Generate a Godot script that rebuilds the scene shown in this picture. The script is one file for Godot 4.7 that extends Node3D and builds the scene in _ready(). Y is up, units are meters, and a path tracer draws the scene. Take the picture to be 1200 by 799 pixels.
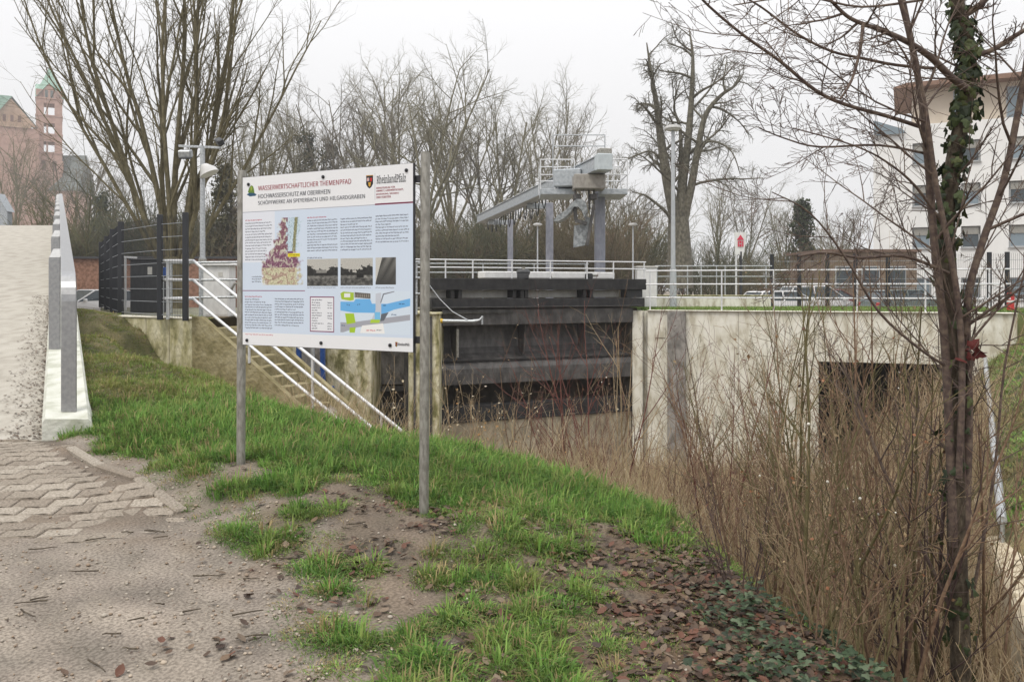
extends Node3D
# A sluice and pumping station seen from a footpath, with an information board.
# World: y up, metres; the camera stands at x 0, z 0, eye 1.55 m above the path, looking along -z.
# "d" below is the distance along -z.

const F := 950.0
const HORIZON := 336.0
const EYE := 1.55

var rng := RandomNumberGenerator.new()
var noise := FastNoiseLite.new()
var rough := FastNoiseLite.new()
var used := {}
var mats := {}

func _ready() -> void:
	rng.seed = 7
	noise.seed = 11
	rough.seed = 23
	rough.frequency = 2.4
	rough.fractal_type = FastNoiseLite.FRACTAL_NONE
	noise.frequency = 1.0
	noise.fractal_octaves = 3
	set_camera_and_light()
	make_materials()
	make_terrain()
	make_path()
	make_bridge()
	make_walls()
	make_gate()
	make_stairs()
	make_platform_things()
	make_crane()
	make_railings()
	make_far_buildings()
	make_cars()
	make_background_trees()
	make_big_trees()
	make_information_board()
	make_grass()
	make_thicket()
	make_ivy_tree()
	make_litter()


func set_camera_and_light() -> void:
	var cam := Camera3D.new()
	cam.name = "camera"
	add_child(cam)
	cam.position = Vector3(0, EYE, 0)
	cam.set_frustum(0.05 * 799.0 / F, Vector2(0, -0.05 * 63.5 / F), 0.05, 900.0)
	cam.current = true
	var sky_mat := ProceduralSkyMaterial.new()
	sky_mat.sky_top_color = L(2.0, 2.0, 2.05).linear_to_srgb()
	sky_mat.sky_horizon_color = L(0.585, 0.585, 0.59).linear_to_srgb()
	sky_mat.sky_curve = 2.0  # an overcast sky: about three times as bright overhead as at the horizon
	sky_mat.ground_bottom_color = Color(0.45, 0.43, 0.4)
	sky_mat.ground_horizon_color = Color(0.85, 0.85, 0.85)
	var sky := Sky.new()
	sky.sky_material = sky_mat
	var env := Environment.new()
	env.background_mode = Environment.BG_SKY
	env.sky = sky
	env.tonemap_mode = Environment.TONE_MAPPER_LINEAR
	env.tonemap_exposure = 1.45
	env.fog_enabled = true
	env.fog_density = 0.0009
	env.fog_light_color = Color(0.93, 0.93, 0.94)
	env.sdfgi_enabled = true
	env.ssao_enabled = true
	env.ssil_enabled = true
	var we := WorldEnvironment.new()
	we.name = "environment"
	we.environment = env
	add_child(we)
	var sun := DirectionalLight3D.new()
	sun.name = "sun"
	sun.light_energy = 0.5
	sun.light_angular_distance = 25.0
	sun.light_color = Color(1.0, 0.98, 0.94)
	sun.shadow_enabled = true
	sun.rotation_degrees = Vector3(-58, -35, 0)
	add_child(sun)


# ---------------------------------------------------------------- helpers

func P(px: float, py: float, d: float) -> Vector3:
	return Vector3((px - 600.0) / F * d, EYE - (py - HORIZON) / F * d, -d)

func px_x(px: float, d: float) -> float:
	return (px - 600.0) / F * d

func V(x: float, y: float, d: float) -> Vector3:
	return Vector3(x, y, -d)

class Geo:
	var v := PackedVector3Array()
	var n := PackedVector3Array()
	var c := PackedColorArray()
	var uv := PackedVector2Array()
	var i := PackedInt32Array()
	var colored := false
	var col := Color(1, 1, 1)

	func poly(pts: Array, out: Vector3) -> void:
		var nn: Vector3 = (pts[1] - pts[0]).cross(pts[2] - pts[0])
		if nn.length_squared() < 1e-16 and pts.size() > 3:
			nn = (pts[2] - pts[0]).cross(pts[3] - pts[0])
		var flip := nn.dot(out) > 0.0
		if not flip:
			nn = -nn
		nn = nn.normalized()
		var b := v.size()
		for p in pts:
			v.append(p)
			n.append(nn)
			if colored:
				c.append(col)
		for k in range(1, pts.size() - 1):
			i.append(b)
			if flip:
				i.append(b + k + 1)
				i.append(b + k)
			else:
				i.append(b + k)
				i.append(b + k + 1)

	func box(ctr: Vector3, s: Vector3, bas := Basis(), bev := 0.0) -> void:
		var h := s * 0.5
		var q := minf(bev, minf(h.x, minf(h.y, h.z)) * 0.8)
		for ax in 3:
			var a1 := (ax + 1) % 3
			var a2 := (ax + 2) % 3
			for sg in [-1.0, 1.0]:
				var pts := []
				for e in [[-1, -1], [1, -1], [1, 1], [-1, 1]]:
					var p := Vector3()
					p[ax] = sg * h[ax]
					p[a1] = e[0] * (h[a1] - q)
					p[a2] = e[1] * (h[a2] - q)
					pts.append(ctr + bas * p)
				var o := Vector3()
				o[ax] = sg
				poly(pts, bas * o)
		if q > 0.0:
			for ax in 3:
				var a1 := (ax + 1) % 3
				var a2 := (ax + 2) % 3
				for s1 in [-1.0, 1.0]:
					for s2 in [-1.0, 1.0]:
						var pts := []
						for e in [[-1, 0], [1, 0], [1, 1], [-1, 1]]:
							var p := Vector3()
							p[ax] = e[0] * (h[ax] - q)
							p[a1] = s1 * (h[a1] - (q if e[1] == 0 else 0.0))
							p[a2] = s2 * (h[a2] - (0.0 if e[1] == 0 else q))
							pts.append(ctr + bas * p)
						var o := Vector3()
						o[a1] = s1
						o[a2] = s2
						poly(pts, bas * o)
			for sx in [-1.0, 1.0]:
				for sy in [-1.0, 1.0]:
					for sz in [-1.0, 1.0]:
						var sg := Vector3(sx, sy, sz)
						poly([ctr + bas * (sg * (h - Vector3(0, q, q))), ctr + bas * (sg * (h - Vector3(q, 0, q))), ctr + bas * (sg * (h - Vector3(q, q, 0)))], bas * sg)

	# a straight bar of rectangular section from a to b; w across (horizontal), t the other way
	func bar(a: Vector3, b: Vector3, w: float, t: float, bev := 0.0, up := Vector3.UP) -> void:
		var z := (b - a).normalized()
		var x := up.cross(z)
		if x.length() < 0.01:
			x = Vector3.RIGHT
		x = x.normalized()
		box((a + b) * 0.5, Vector3(w, t, a.distance_to(b)), Basis(x, z.cross(x), z), bev)

	func tube(pts: Array, rads: Array, sides := 6, caps := false) -> void:
		var m := pts.size()
		var x := Vector3()
		var b := v.size()
		for k in m:
			var dir: Vector3
			if k == 0:
				dir = pts[1] - pts[0]
			elif k == m - 1:
				dir = pts[k] - pts[k - 1]
			else:
				dir = (pts[k + 1] - pts[k]).normalized() + (pts[k] - pts[k - 1]).normalized()
			dir = dir.normalized()
			if k == 0:
				x = dir.cross(Vector3(0.31, 0.17, 0.94))
				if x.length() < 0.05:
					x = dir.cross(Vector3.RIGHT)
			else:
				x = x - dir * x.dot(dir)
			x = x.normalized()
			var y := dir.cross(x)
			var r: float = rads[k]
			for s in sides:
				var a := TAU * s / sides
				var o := x * cos(a) + y * sin(a)
				v.append(pts[k] + o * r)
				n.append(o)
				if colored:
					c.append(col)
		for k in m - 1:
			for s in sides:
				var s2 := (s + 1) % sides
				var p0 := b + k * sides + s
				var p1 := b + k * sides + s2
				var p2 := p0 + sides
				var p3 := p1 + sides
				i.append(p0); i.append(p2); i.append(p1)
				i.append(p1); i.append(p2); i.append(p3)
		if caps:
			for e in [0, m - 1]:
				var ring := []
				for s in sides:
					ring.append(v[b + e * sides + s])
				poly(ring, (pts[1] - pts[0]) * -1.0 if e == 0 else pts[m - 1] - pts[m - 2])

	func rod(a: Vector3, b: Vector3, r: float, sides := 8) -> void:
		tube([a, b], [r, r], sides, true)

	# closed outline in the plane (right, up) at o, given a thickness along back
	func slab(outline: Array, o: Vector3, right: Vector3, up: Vector3, back: Vector3) -> void:
		var packed := PackedVector2Array()
		for p in outline:
			packed.append(p)
		var tri := Geometry2D.triangulate_polygon(packed)
		for side in 2:
			for k in range(0, tri.size(), 3):
				var q := []
				for e in 3:
					var p2: Vector2 = packed[tri[k + e]]
					q.append(o + right * p2.x + up * p2.y + back * float(side))
				poly(q, -back if side == 0 else back)
		var area := 0.0
		for k in packed.size():
			var p := packed[k]
			var p2 := packed[(k + 1) % packed.size()]
			area += p.x * p2.y - p2.x * p.y
		for k in packed.size():
			var p := packed[k]
			var p2 := packed[(k + 1) % packed.size()]
			var e := p2 - p
			var out2 := Vector2(e.y, -e.x) * signf(area)
			var a := o + right * p.x + up * p.y
			var b := o + right * p2.x + up * p2.y
			poly([a, b, b + back, a + back], right * out2.x + up * out2.y)

	func ball(ctr: Vector3, s: Vector3, seg := 8, ring := 5) -> void:
		var b := v.size()
		for r in ring + 1:
			var t := PI * r / ring
			for k in seg + 1:
				var a := TAU * k / seg
				var o := Vector3(sin(t) * cos(a), cos(t), sin(t) * sin(a))
				v.append(ctr + o * s)
				n.append((o / s).normalized())
				if colored:
					c.append(col)
		for r in ring:
			for k in seg:
				var p0 := b + r * (seg + 1) + k
				var p1 := p0 + seg + 1
				i.append(p0); i.append(p1); i.append(p0 + 1)
				i.append(p0 + 1); i.append(p1); i.append(p1 + 1)

	func shift(o: Vector3) -> void:
		for k in v.size():
			v[k] += o

	func mesh(m: Material = null) -> ArrayMesh:
		var a := []
		a.resize(Mesh.ARRAY_MAX)
		a[Mesh.ARRAY_VERTEX] = v
		a[Mesh.ARRAY_NORMAL] = n
		if colored:
			a[Mesh.ARRAY_COLOR] = c
		if uv.size() == v.size():
			a[Mesh.ARRAY_TEX_UV] = uv
		a[Mesh.ARRAY_INDEX] = i
		var am := ArrayMesh.new()
		am.add_surface_from_arrays(Mesh.PRIMITIVE_TRIANGLES, a)
		if m:
			am.surface_set_material(0, m)
		return am


func numbered(called: String) -> String:
	var k: int = used.get(called, 0)
	used[called] = k + 1
	return called if k == 0 else "%s_%03d" % [called, k]

func tag(o: Node, label: String, category: String, group := "") -> void:
	o.set_meta("label", label)
	o.set_meta("category", category)
	if group:
		o.set_meta("group", group)

func thing(called: String, label: String, category: String, at := Vector3.ZERO, group := "", turn := 0.0) -> Node3D:
	var o := Node3D.new()
	o.name = numbered(called)
	add_child(o)
	o.position = at
	o.rotation.y = turn
	tag(o, label, category, group)
	return o

# g is in the parent's own axes
func part(parent: Node, called: String, g: Geo, m: Material) -> MeshInstance3D:
	var o := MeshInstance3D.new()
	o.name = called
	o.mesh = g.mesh(m)
	parent.add_child(o, true)
	return o

# g is in world axes; the parent is not turned
func wpart(parent: Node3D, called: String, g: Geo, m: Material) -> MeshInstance3D:
	var at := parent.position
	if parent.get_parent() != self:
		at += (parent.get_parent() as Node3D).position
	g.shift(-at)
	return part(parent, called, g, m)

func solo(called: String, g: Geo, m: Material, label: String, category: String, group := "", at := Vector3.ZERO) -> MeshInstance3D:
	var o := MeshInstance3D.new()
	o.name = numbered(called)
	g.shift(-at)
	o.mesh = g.mesh(m)
	add_child(o)
	o.position = at
	tag(o, label, category, group)
	return o

func struct(called: String, g: Geo, m: Material) -> MeshInstance3D:
	var o := MeshInstance3D.new()
	o.name = numbered(called)
	o.mesh = g.mesh(m)
	add_child(o)
	o.set_meta("kind", "structure")
	return o

func copy(o: Node3D, at: Vector3, turn: float, scl: float, label := "", group := "") -> Node3D:
	var c := o.duplicate() as Node3D
	var base := String(o.name)
	var cut := base.rfind("_")
	if cut > 0 and base.substr(cut + 1).is_valid_int():
		base = base.substr(0, cut)
	c.name = numbered(base)
	add_child(c)
	c.position = at
	c.rotation.y = turn
	c.scale = Vector3.ONE * scl
	if label:
		c.set_meta("label", label)
	if group:
		c.set_meta("group", group)
	return c

func scatter(parent: Node, called: String, m: Mesh, places: Array, tints: Array) -> MultiMeshInstance3D:
	var mm := MultiMesh.new()
	mm.transform_format = MultiMesh.TRANSFORM_3D
	mm.use_colors = true
	mm.mesh = m
	mm.instance_count = places.size()
	for k in places.size():
		mm.set_instance_transform(k, places[k])
		mm.set_instance_color(k, tints[k])
	var o := MultiMeshInstance3D.new()
	o.multimesh = mm
	if parent == self:
		o.name = numbered(called)
		add_child(o)
	else:
		o.name = called
		parent.add_child(o, true)
	o.set_meta("kind", "stuff")
	return o

func L(r: float, g: float, b: float) -> Color:
	return Color(r, g, b)

# ---------------------------------------------------------------- materials

func noise_tex(stops: Array, freq: float, sd: int, octaves := 5, size := 512, lo := 0.25, hi := 0.75) -> NoiseTexture2D:
	var fn := FastNoiseLite.new()
	fn.noise_type = FastNoiseLite.TYPE_SIMPLEX_SMOOTH
	fn.seed = sd
	fn.frequency = freq
	fn.fractal_octaves = octaves
	fn.fractal_gain = 0.55
	var g := Gradient.new()
	var offs := PackedFloat32Array()
	var cols := PackedColorArray()
	for k in stops.size():
		offs.append(lerpf(lo, hi, float(k) / maxf(1.0, stops.size() - 1)))
		cols.append((stops[k] as Color).linear_to_srgb())
	g.offsets = offs
	g.colors = cols
	var t := NoiseTexture2D.new()
	t.width = size
	t.height = size
	t.seamless = true
	t.noise = fn
	t.color_ramp = g
	return t

func bump_tex(freq: float, sd: int, strength: float, octaves := 5) -> NoiseTexture2D:
	var fn := FastNoiseLite.new()
	fn.noise_type = FastNoiseLite.TYPE_SIMPLEX_SMOOTH
	fn.seed = sd
	fn.frequency = freq
	fn.fractal_octaves = octaves
	var t := NoiseTexture2D.new()
	t.width = 512
	t.height = 512
	t.seamless = true
	t.noise = fn
	t.as_normal_map = true
	t.bump_strength = strength
	return t

func surf(key: String, stops: Array, rough := 0.85, scale := Vector3.ONE, freq := 0.01, bump := 0.0, metal := 0.0, world := true) -> StandardMaterial3D:
	var m := StandardMaterial3D.new()
	m.roughness = rough
	m.metallic = metal
	if stops.size() == 1:
		m.albedo_color = (stops[0] as Color).linear_to_srgb()
	else:
		m.albedo_texture = noise_tex(stops, freq, hash(key) % 1000)
		m.uv1_triplanar = true
		m.uv1_world_triplanar = world
		m.uv1_scale = scale
	if bump > 0.0:
		m.normal_enabled = true
		m.normal_texture = bump_tex(freq * 4.0, hash(key) % 777, bump)
		m.uv1_triplanar = true
		m.uv1_world_triplanar = world
		m.uv1_scale = scale
	mats[key] = m
	return m

func tinted(key: String, rough := 0.9, back := 0.0) -> StandardMaterial3D:
	var m := StandardMaterial3D.new()
	m.vertex_color_use_as_albedo = true
	m.roughness = rough
	m.cull_mode = BaseMaterial3D.CULL_DISABLED
	if back > 0.0:
		m.backlight_enabled = true
		m.backlight = Color(back, back, back)
	mats[key] = m
	return m

func make_materials() -> void:
	surf("concrete", [L(.46, .42, .33), L(.64, .61, .52), L(.72, .70, .62), L(.77, .75, .68)], 0.9, Vector3(.55, .2, .55), 0.012, 1.0)
	surf("concrete_mossy", [L(.18, .17, .07), L(.38, .345, .19), L(.54, .495, .33), L(.62, .58, .43)], 0.92, Vector3(.55, .2, .55), 0.011, 3.0)
	surf("concrete_pale", [L(.40, .41, .34), L(.52, .53, .47), L(.58, .585, .535)], 0.9, Vector3(.5, .5, .5), 0.01, 2.0)
	surf("concrete_grey", [L(.16, .15, .14), L(.26, .245, .23), L(.33, .31, .29)], 0.9, Vector3(.5, .3, .5), 0.012, 2.0)
	surf("galvanised", [L(.34, .36, .38), L(.46, .48, .50), L(.56, .58, .6)], 0.45, Vector3(1.5, 1.5, 1.5), 0.02, 0.0, 0.55)
	surf("galvanised_dull", [L(.23, .22, .20), L(.32, .31, .28), L(.40, .39, .36)], 0.5, Vector3(3, 1, 3), 0.02, 0.0, 0.5)
	surf("steel_plate", [L(.19, .195, .20), L(.25, .25, .26)], 0.55, Vector3(2, 2, 2), 0.02, 0.0, 0.3)
	surf("white_rail", [L(.62, .63, .65), L(.72, .73, .75)], 0.4, Vector3(1, 1, 1), 0.02, 0.0, 0.2)
	surf("black_steel", [L(.008, .008, .009), L(.016, .016, .017), L(.03, .029, .03)], 0.75, Vector3(.7, .3, .7), 0.012, 1.0, 0.0)
	surf("dark_steel", [L(.05, .048, .047), L(.085, .081, .079), L(.13, .122, .118)], 0.5, Vector3(.7, .25, .7), 0.012, 1.0, 0.2)
	surf("grey_paint", [L(.30, .33, .36), L(.38, .41, .44), L(.45, .48, .51)], 0.45, Vector3(1, 1, 1), 0.014, 0.0, 0.1)
	surf("lilac_paint", [L(.24, .25, .30), L(.31, .32, .38)], 0.5, Vector3(1, .4, 1), 0.014)
	surf("trolley", [L(.27, .25, .23), L(.35, .33, .30)], 0.55, Vector3(1, .6, 1), 0.014)
	surf("white_paint", [L(.66, .66, .66), L(.76, .76, .76)], 0.5, Vector3(1, .4, 1), 0.012)
	surf("off_white", [L(.5, .49, .46), L(.62, .61, .58)], 0.6, Vector3(1, .3, 1), 0.012)
	surf("blue_paint", [L(.01, .045, .19), L(.018, .08, .30)], 0.45, Vector3(2, 1, 2), 0.014)
	surf("black_plastic", [L(.015, .016, .018), L(.03, .031, .034)], 0.5, Vector3(2, 2, 2), 0.02)
	surf("black_wire", [L(.016, .018, .024)], 0.5)
	surf("anthracite", [L(.03, .032, .036), L(.045, .047, .052)], 0.5, Vector3(1, .5, 1), 0.02)
	surf("sandstone", [L(.36, .215, .17), L(.44, .275, .22), L(.50, .33, .27)], 0.95, Vector3(.05, .05, .05), 0.02)
	surf("sandstone_pale", [L(.36, .24, .17), L(.44, .30, .21), L(.5, .36, .26)], 0.95, Vector3(.05, .05, .05), 0.02)
	surf("copper", [L(.20, .34, .27), L(.27, .43, .35), L(.33, .48, .41)], 0.8, Vector3(.06, .06, .06), 0.02)
	surf("slate", [L(.10, .12, .12), L(.16, .18, .17)], 0.8, Vector3(.1, .1, .1), 0.02)
	surf("brick_far", [L(.16, .085, .055), L(.24, .13, .09), L(.29, .17, .12)], 0.95, Vector3(.3, .3, .3), 0.02)
	surf("brown_render", [L(.17, .125, .09), L(.23, .175, .13)], 0.95, Vector3(.1, .1, .1), 0.02)
	surf("white_wall", [L(.74, .74, .74), L(.8, .8, .8)], 0.9, Vector3(.08, .03, .08), 0.02)
	surf("beige_wall", [L(.55, .47, .38), L(.62, .54, .45)], 0.9, Vector3(.08, .03, .08), 0.02)
	surf("eaves", [L(.20, .12, .085), L(.28, .17, .12)], 0.8, Vector3(.3, .3, .3), 0.02)
	surf("window_frame", [L(.35, .36, .37)], 0.5)
	surf("glass", [L(.05, .065, .075)], 0.08)
	surf("glass_light", [L(.19, .24, .28)], 0.1)
	surf("asphalt", [L(.31, .285, .245), L(.37, .345, .30), L(.41, .385, .34)], 0.95, Vector3(.35, .35, .35), 0.012)
	surf("car_white", [L(.72, .72, .73)], 0.25)
	surf("car_red", [L(.16, .035, .035)], 0.25)
	surf("car_green", [L(.09, .12, .11)], 0.25)
	surf("tyre", [L(.02, .02, .02)], 0.9)
	surf("chrome", [L(.5, .5, .5)], 0.25, Vector3.ONE, .01, 0.0, 0.9)
	surf("red_paint", [L(.5, .03, .03)], 0.4)
	surf("headlight", [L(.6, .62, .65)], 0.15)
	for k in ["car_white", "car_red", "car_green"]:
		mats[k].clearcoat_enabled = true
	surf("rail_steel", [L(.30, .305, .315), L(.36, .365, .375)], 0.38, Vector3(1.5, 1.5, 1.5), 0.02, 0.0, 0.6)
	surf("culvert", [L(.06, .05, .038), L(.11, .093, .072)], 0.95, Vector3(.5, .3, .5), 0.012)  # wet dirty concrete, darkened further so the colour carries the shade inside
	surf("sandy", [L(.36, .30, .21), L(.50, .43, .31), L(.58, .51, .39)], 0.95, Vector3(.6, .4, .6), 0.012, 3.0)
	surf("rubble", [L(.34, .30, .21), L(.50, .46, .35), L(.60, .56, .45)], 0.95, Vector3(1.2, 1.2, 1.2), 0.012, 3.0)
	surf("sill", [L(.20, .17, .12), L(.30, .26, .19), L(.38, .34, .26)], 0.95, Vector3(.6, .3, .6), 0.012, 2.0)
	surf("roof_tile", [L(.13, .085, .065), L(.19, .125, .095)], 0.9, Vector3(.5, .5, .5), 0.02)
	surf("yellow", [L(.6, .38, .02)], 0.5)
	surf("fence_wire", [L(.30, .32, .35)], 0.5)
	surf("lamp_grey", [L(.40, .42, .45), L(.50, .52, .55)], 0.5, Vector3(1, .4, 1), 0.014)
	surf("pale_grey", [L(.44, .49, .52), L(.53, .58, .61)], 0.5, Vector3(1, .5, 1), 0.014)
	surf("grab_steel", [L(.16, .17, .18), L(.26, .28, .29), L(.34, .36, .37)], 0.5, Vector3(1, 1, 1), 0.014, 0.0, 0.2)
	surf("pink_red", [L(.62, .04, .09)], 0.5)
	surf("sandstone_dark", [L(.14, .075, .06), L(.2, .11, .085)], 0.95, Vector3(.05, .05, .05), 0.02)  # the same stone darkened: shade of recesses put into the colour
	surf("board_edge", [L(.035, .035, .04)], 0.5)
	surf("bolt_steel", [L(.05, .05, .055)], 0.4, Vector3.ONE, .01, 0.0, 0.6)
	surf("twig_ivytree", [L(.07, .048, .044), L(.12, .085, .072), L(.19, .145, .11)], 0.9, Vector3(2, 2, 2), 0.02)
	# bark
	surf("bark_olive", [L(.085, .072, .038), L(.145, .125, .07), L(.20, .175, .11)], 0.95, Vector3(.8, .3, .8), 0.02, 3.0, 0.0, false)
	surf("bark_grey", [L(.12, .105, .08), L(.175, .155, .12), L(.23, .21, .17)], 0.95, Vector3(.5, .3, .5), 0.02, 0.0, 0.0, false)
	surf("bark_plane", [L(.075, .068, .055), L(.13, .12, .09), L(.20, .19, .15)], 0.95, Vector3(.6, .3, .6), 0.02, 0.0, 0.0, false)
	surf("bark_green", [L(.13, .115, .068), L(.19, .175, .11), L(.25, .23, .155)], 0.95, Vector3(.5, .3, .5), 0.02, 0.0, 0.0, false)
	surf("bark_dark", [L(.035, .026, .018), L(.075, .058, .04), L(.13, .108, .078)], 0.95, Vector3(3, 1, 3), 0.02, 3.0)
	surf("twig_brown", [L(.12, .07, .045), L(.20, .125, .08), L(.27, .185, .12)], 0.9, Vector3(2, 2, 2), 0.02)
	surf("twig_red", [L(.10, .032, .026), L(.17, .065, .048)], 0.8, Vector3(2, 2, 2), 0.02)
	surf("twig_tan", [L(.28, .205, .12), L(.40, .31, .20)], 0.9, Vector3(2, 2, 2), 0.02)
	surf("twig_olive", [L(.10, .085, .035), L(.165, .14, .065)], 0.9, Vector3(2, 2, 2), 0.02)
	surf("twig_purple", [L(.05, .03, .03), L(.095, .06, .052)], 0.8, Vector3(2, 2, 2), 0.02)
	tinted("leaf", 0.7, 0.5)
	tinted("blade", 0.75, 0.6)
	tinted("dry", 0.9, 0.3)
	tinted("stone", 0.9)
	var t := tinted("ground", 0.97)
	t.albedo_texture = noise_tex([L(.48, .47, .46), L(.74, .735, .73), L(.95, .95, .95)], 0.025, 31, 7, 1024)
	t.uv1_triplanar = true
	t.uv1_world_triplanar = true
	t.uv1_scale = Vector3(1.7, 1.7, 1.7)
	t.normal_enabled = true
	t.normal_texture = bump_tex(0.06, 44, 2.5)
	var pv := tinted("paver", 0.95)
	pv.albedo_texture = noise_tex([L(.55, .54, .52), L(.8, .79, .77), L(1, 1, 1)], 0.04, 37, 6, 512)
	pv.uv1_triplanar = true
	pv.uv1_world_triplanar = true
	pv.uv1_scale = Vector3(2, 2, 2)
	pv.normal_enabled = true
	pv.normal_texture = bump_tex(0.08, 45, 4.0)
	var st := surf("stair_concrete", [L(.17, .15, .075), L(.24, .205, .11), L(.30, .26, .15), L(.36, .315, .20)], 0.95, Vector3(.4, .3, .4), 0.012, 3.0)
	st.metallic_specular = 0.3

# ---------------------------------------------------------------- ground

const CREST := [[1.95, 0.4], [1.6, 2.6], [1.38, 3.4], [1.15, 4.4], [0.98, 5.5], [0.63, 6.2], [0.0, 7.5], [-0.66, 7.7], [-1.35, 7.8], [-2.0, 8.2], [-2.7, 8.8], [-3.6, 10.2], [-4.9, 12.7], [-5.8, 15.0], [-6.3, 16.5]]
const EDGING := [[-0.3, 1.5], [-0.9, 3.2], [-2.15, 5.3], [-4.47, 7.75], [-5.4, 9.0]]
const RIGHT_BANK := [[2.2, 2.0], [3.0, 4.5], [4.8, 8.0], [11.1, 19.0], [12.2, 21.0]]
const LEVELS := [
	[-3, 2.5, 0], [-1, 2.5, 0], [0.5, 2.5, -.02], [1.2, 2.5, -.05], [-5, 5, .02], [-3, 5, .03], [-2.15, 5.3, .05], [-1.5, 4.2, .04], [0, 4, 0], [0.9, 3.9, -.05],
	[-0.57, 5.1, .12], [-1.98, 5.85, .29], [-1.2, 5.6, .2], [-4.5, 7.7, .1], [-3.3, 6.7, .1], [-3.9, 8, .22], [0.3, 6.2, -.05], [0, 7.3, -.1], [-0.7, 7.7, 0], [-1.4, 7.9, .1],
	[-2.1, 8.4, .18], [-2.9, 9.3, .25], [-3.7, 11, .22], [-4.9, 13, .05], [-5.5, 15, -.4], [-6.5, 15.1, -.35], [-7.1, 15.5, .05], [-7.7, 16.1, .7], [-8.1, 16.6, 1.0], [-5.7, 11, .58], [-5.0, 9.5, .4],
	[-8.5, 16, 1.12], [-9.5, 17, 1.1], [-12, 18, 1.0], [-6.8, 13, .78], [-6.0, 13.5, .2], [-1, 6.8, .12], [-2.6, 7.2, .22], [-3.0, 8.0, .25]]
var PLATFORM := PackedVector2Array([Vector2(-8.1, 16.6), Vector2(-6.1, 15.7), Vector2(-5.95, 18.9), Vector2(-1.75, 19.5), Vector2(3.3, 22.25), Vector2(11.35, 19.8), Vector2(16.5, 18.2), Vector2(16.5, 25.5), Vector2(-13, 25.5), Vector2(-8.45, 17.5)])
const GX0 := -16.0
const GD0 := 0.4
const GS := 0.12
const GW := 268
const GH := 224
var heights := PackedFloat32Array()

# signed distance to a polyline: positive on the right hand of its direction seen from above (x right, d up)
func side(line: Array, x: float, d: float) -> float:
	var best := 1e9
	var sgn := 1.0
	for k in line.size() - 1:
		var ax: float = line[k][0]
		var ad: float = line[k][1]
		var bx: float = line[k + 1][0]
		var bd: float = line[k + 1][1]
		var ux := bx - ax
		var ud := bd - ad
		var t := clampf(((x - ax) * ux + (d - ad) * ud) / (ux * ux + ud * ud), 0, 1)
		var qx := x - ax - ux * t
		var qd := d - ad - ud * t
		var q := qx * qx + qd * qd
		if q < best:
			best = q
			sgn = 1.0 if (x - ax) * ud - (d - ad) * ux > 0 else -1.0
	return sqrt(best) * sgn

func road_y(d: float) -> float:
	var e := d - 7.7
	return 0.08 + 0.142 * e if e < 28.0 else 0.08 + 0.142 * (e - (e - 28.0) * (e - 28.0) / 26.0)

func kerb_x(d: float) -> float:  # left edge of the upstand
	return -4.47 - 0.56 * (d - 7.7)

func raw_height(x: float, d: float) -> float:
	if Geometry2D.is_point_in_polygon(Vector2(x, d), PLATFORM):
		return 0.9
	if d > 25.3:
		return -0.05
	var sw := 0.0
	var sy := 0.0
	for p in LEVELS:
		var q: float = (x - p[0]) * (x - p[0]) + (d - p[1]) * (d - p[1]) + 0.12
		var w := 1.0 / (q * q)
		sw += w
		sy += w * p[2]
	var h := sy / sw
	if x < -7.5:
		h = lerpf(h, -0.05, smoothstep(17.2, 20.5, d))
	var s := side(CREST, x, d)
	if s > 0:
		h -= 0.8 * s * smoothstep(-0.25, 0.5, s)
	if x < kerb_x(d) + 0.2 and d > 7.6:
		h = minf(h, road_y(d) - 0.12)
	var r := side(RIGHT_BANK, x, d)
	var rb := lerpf(-0.95, -0.35, smoothstep(8.0, 19.0, d))
	if r > 0:
		rb = minf(0.9, rb + 0.85 * r)
	else:
		rb = rb + 1.3 * r
	return maxf(-3.3 + noise.get_noise_2d(x * 0.5, d * 0.5) * 0.15, maxf(h, rb))

func ground(x: float, d: float) -> float:
	var fx := clampf((x - GX0) / GS, 0, GW - 1.01)
	var fd := clampf((d - GD0) / GS, 0, GH - 1.01)
	var ix := int(fx)
	var id := int(fd)
	var a := fx - ix
	var b := fd - id
	var k := id * GW + ix
	return lerpf(lerpf(heights[k], heights[k + 1], a), lerpf(heights[k + GW], heights[k + GW + 1], a), b)

# how thickly the turf grows, 0 to 1
func turf(x: float, d: float) -> float:
	var sp := side(EDGING, x, d)
	if sp < 0.02:
		return 0.0
	var s := side(CREST, x, d)
	if s > 0.7 or d > 17.0:
		return 0.0
	var n1 := noise.get_noise_2d(x * 1.1 + 5.0, d * 1.1)
	var n2 := noise.get_noise_2d(x * 3.1, d * 3.1 + 9.0)
	var g := smoothstep(0.05, 0.5, sp + n1 * 0.45 + n2 * 0.3)
	var near := smoothstep(5.0, 5.9, d + n1 * 0.9 + n2 * 0.4 + 0.35 * smoothstep(-1.0, 0.6, x))
	var patchy := smoothstep(-0.18, 0.42, n1 * 0.75 + n2 * 0.9 + 0.08 + 0.12 * smoothstep(-0.6, 0.3, x))
	g *= lerpf(patchy * 0.75, 1.0, near)
	# trodden bare round the foot of the near post and the mound at the far one
	g *= smoothstep(0.25, 0.75, Vector2(x + 0.75, (d - 4.85) * 1.2).length() + n2 * 0.3)
	g *= smoothstep(0.1, 0.35, Vector2(x + 1.9, (d - 5.75) * 1.2).length() + n2 * 0.15)
	# leaf litter by the thicket
	g *= 1.0 - 0.85 * smoothstep(0.25, 0.75, x + n1 * 0.5) * smoothstep(5.1, 4.5, d + n2 * 0.4)
	g *= 1.0 - smoothstep(0.2, 0.6, s + n2 * 0.3)
	return clampf(g, 0, 1)

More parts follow.
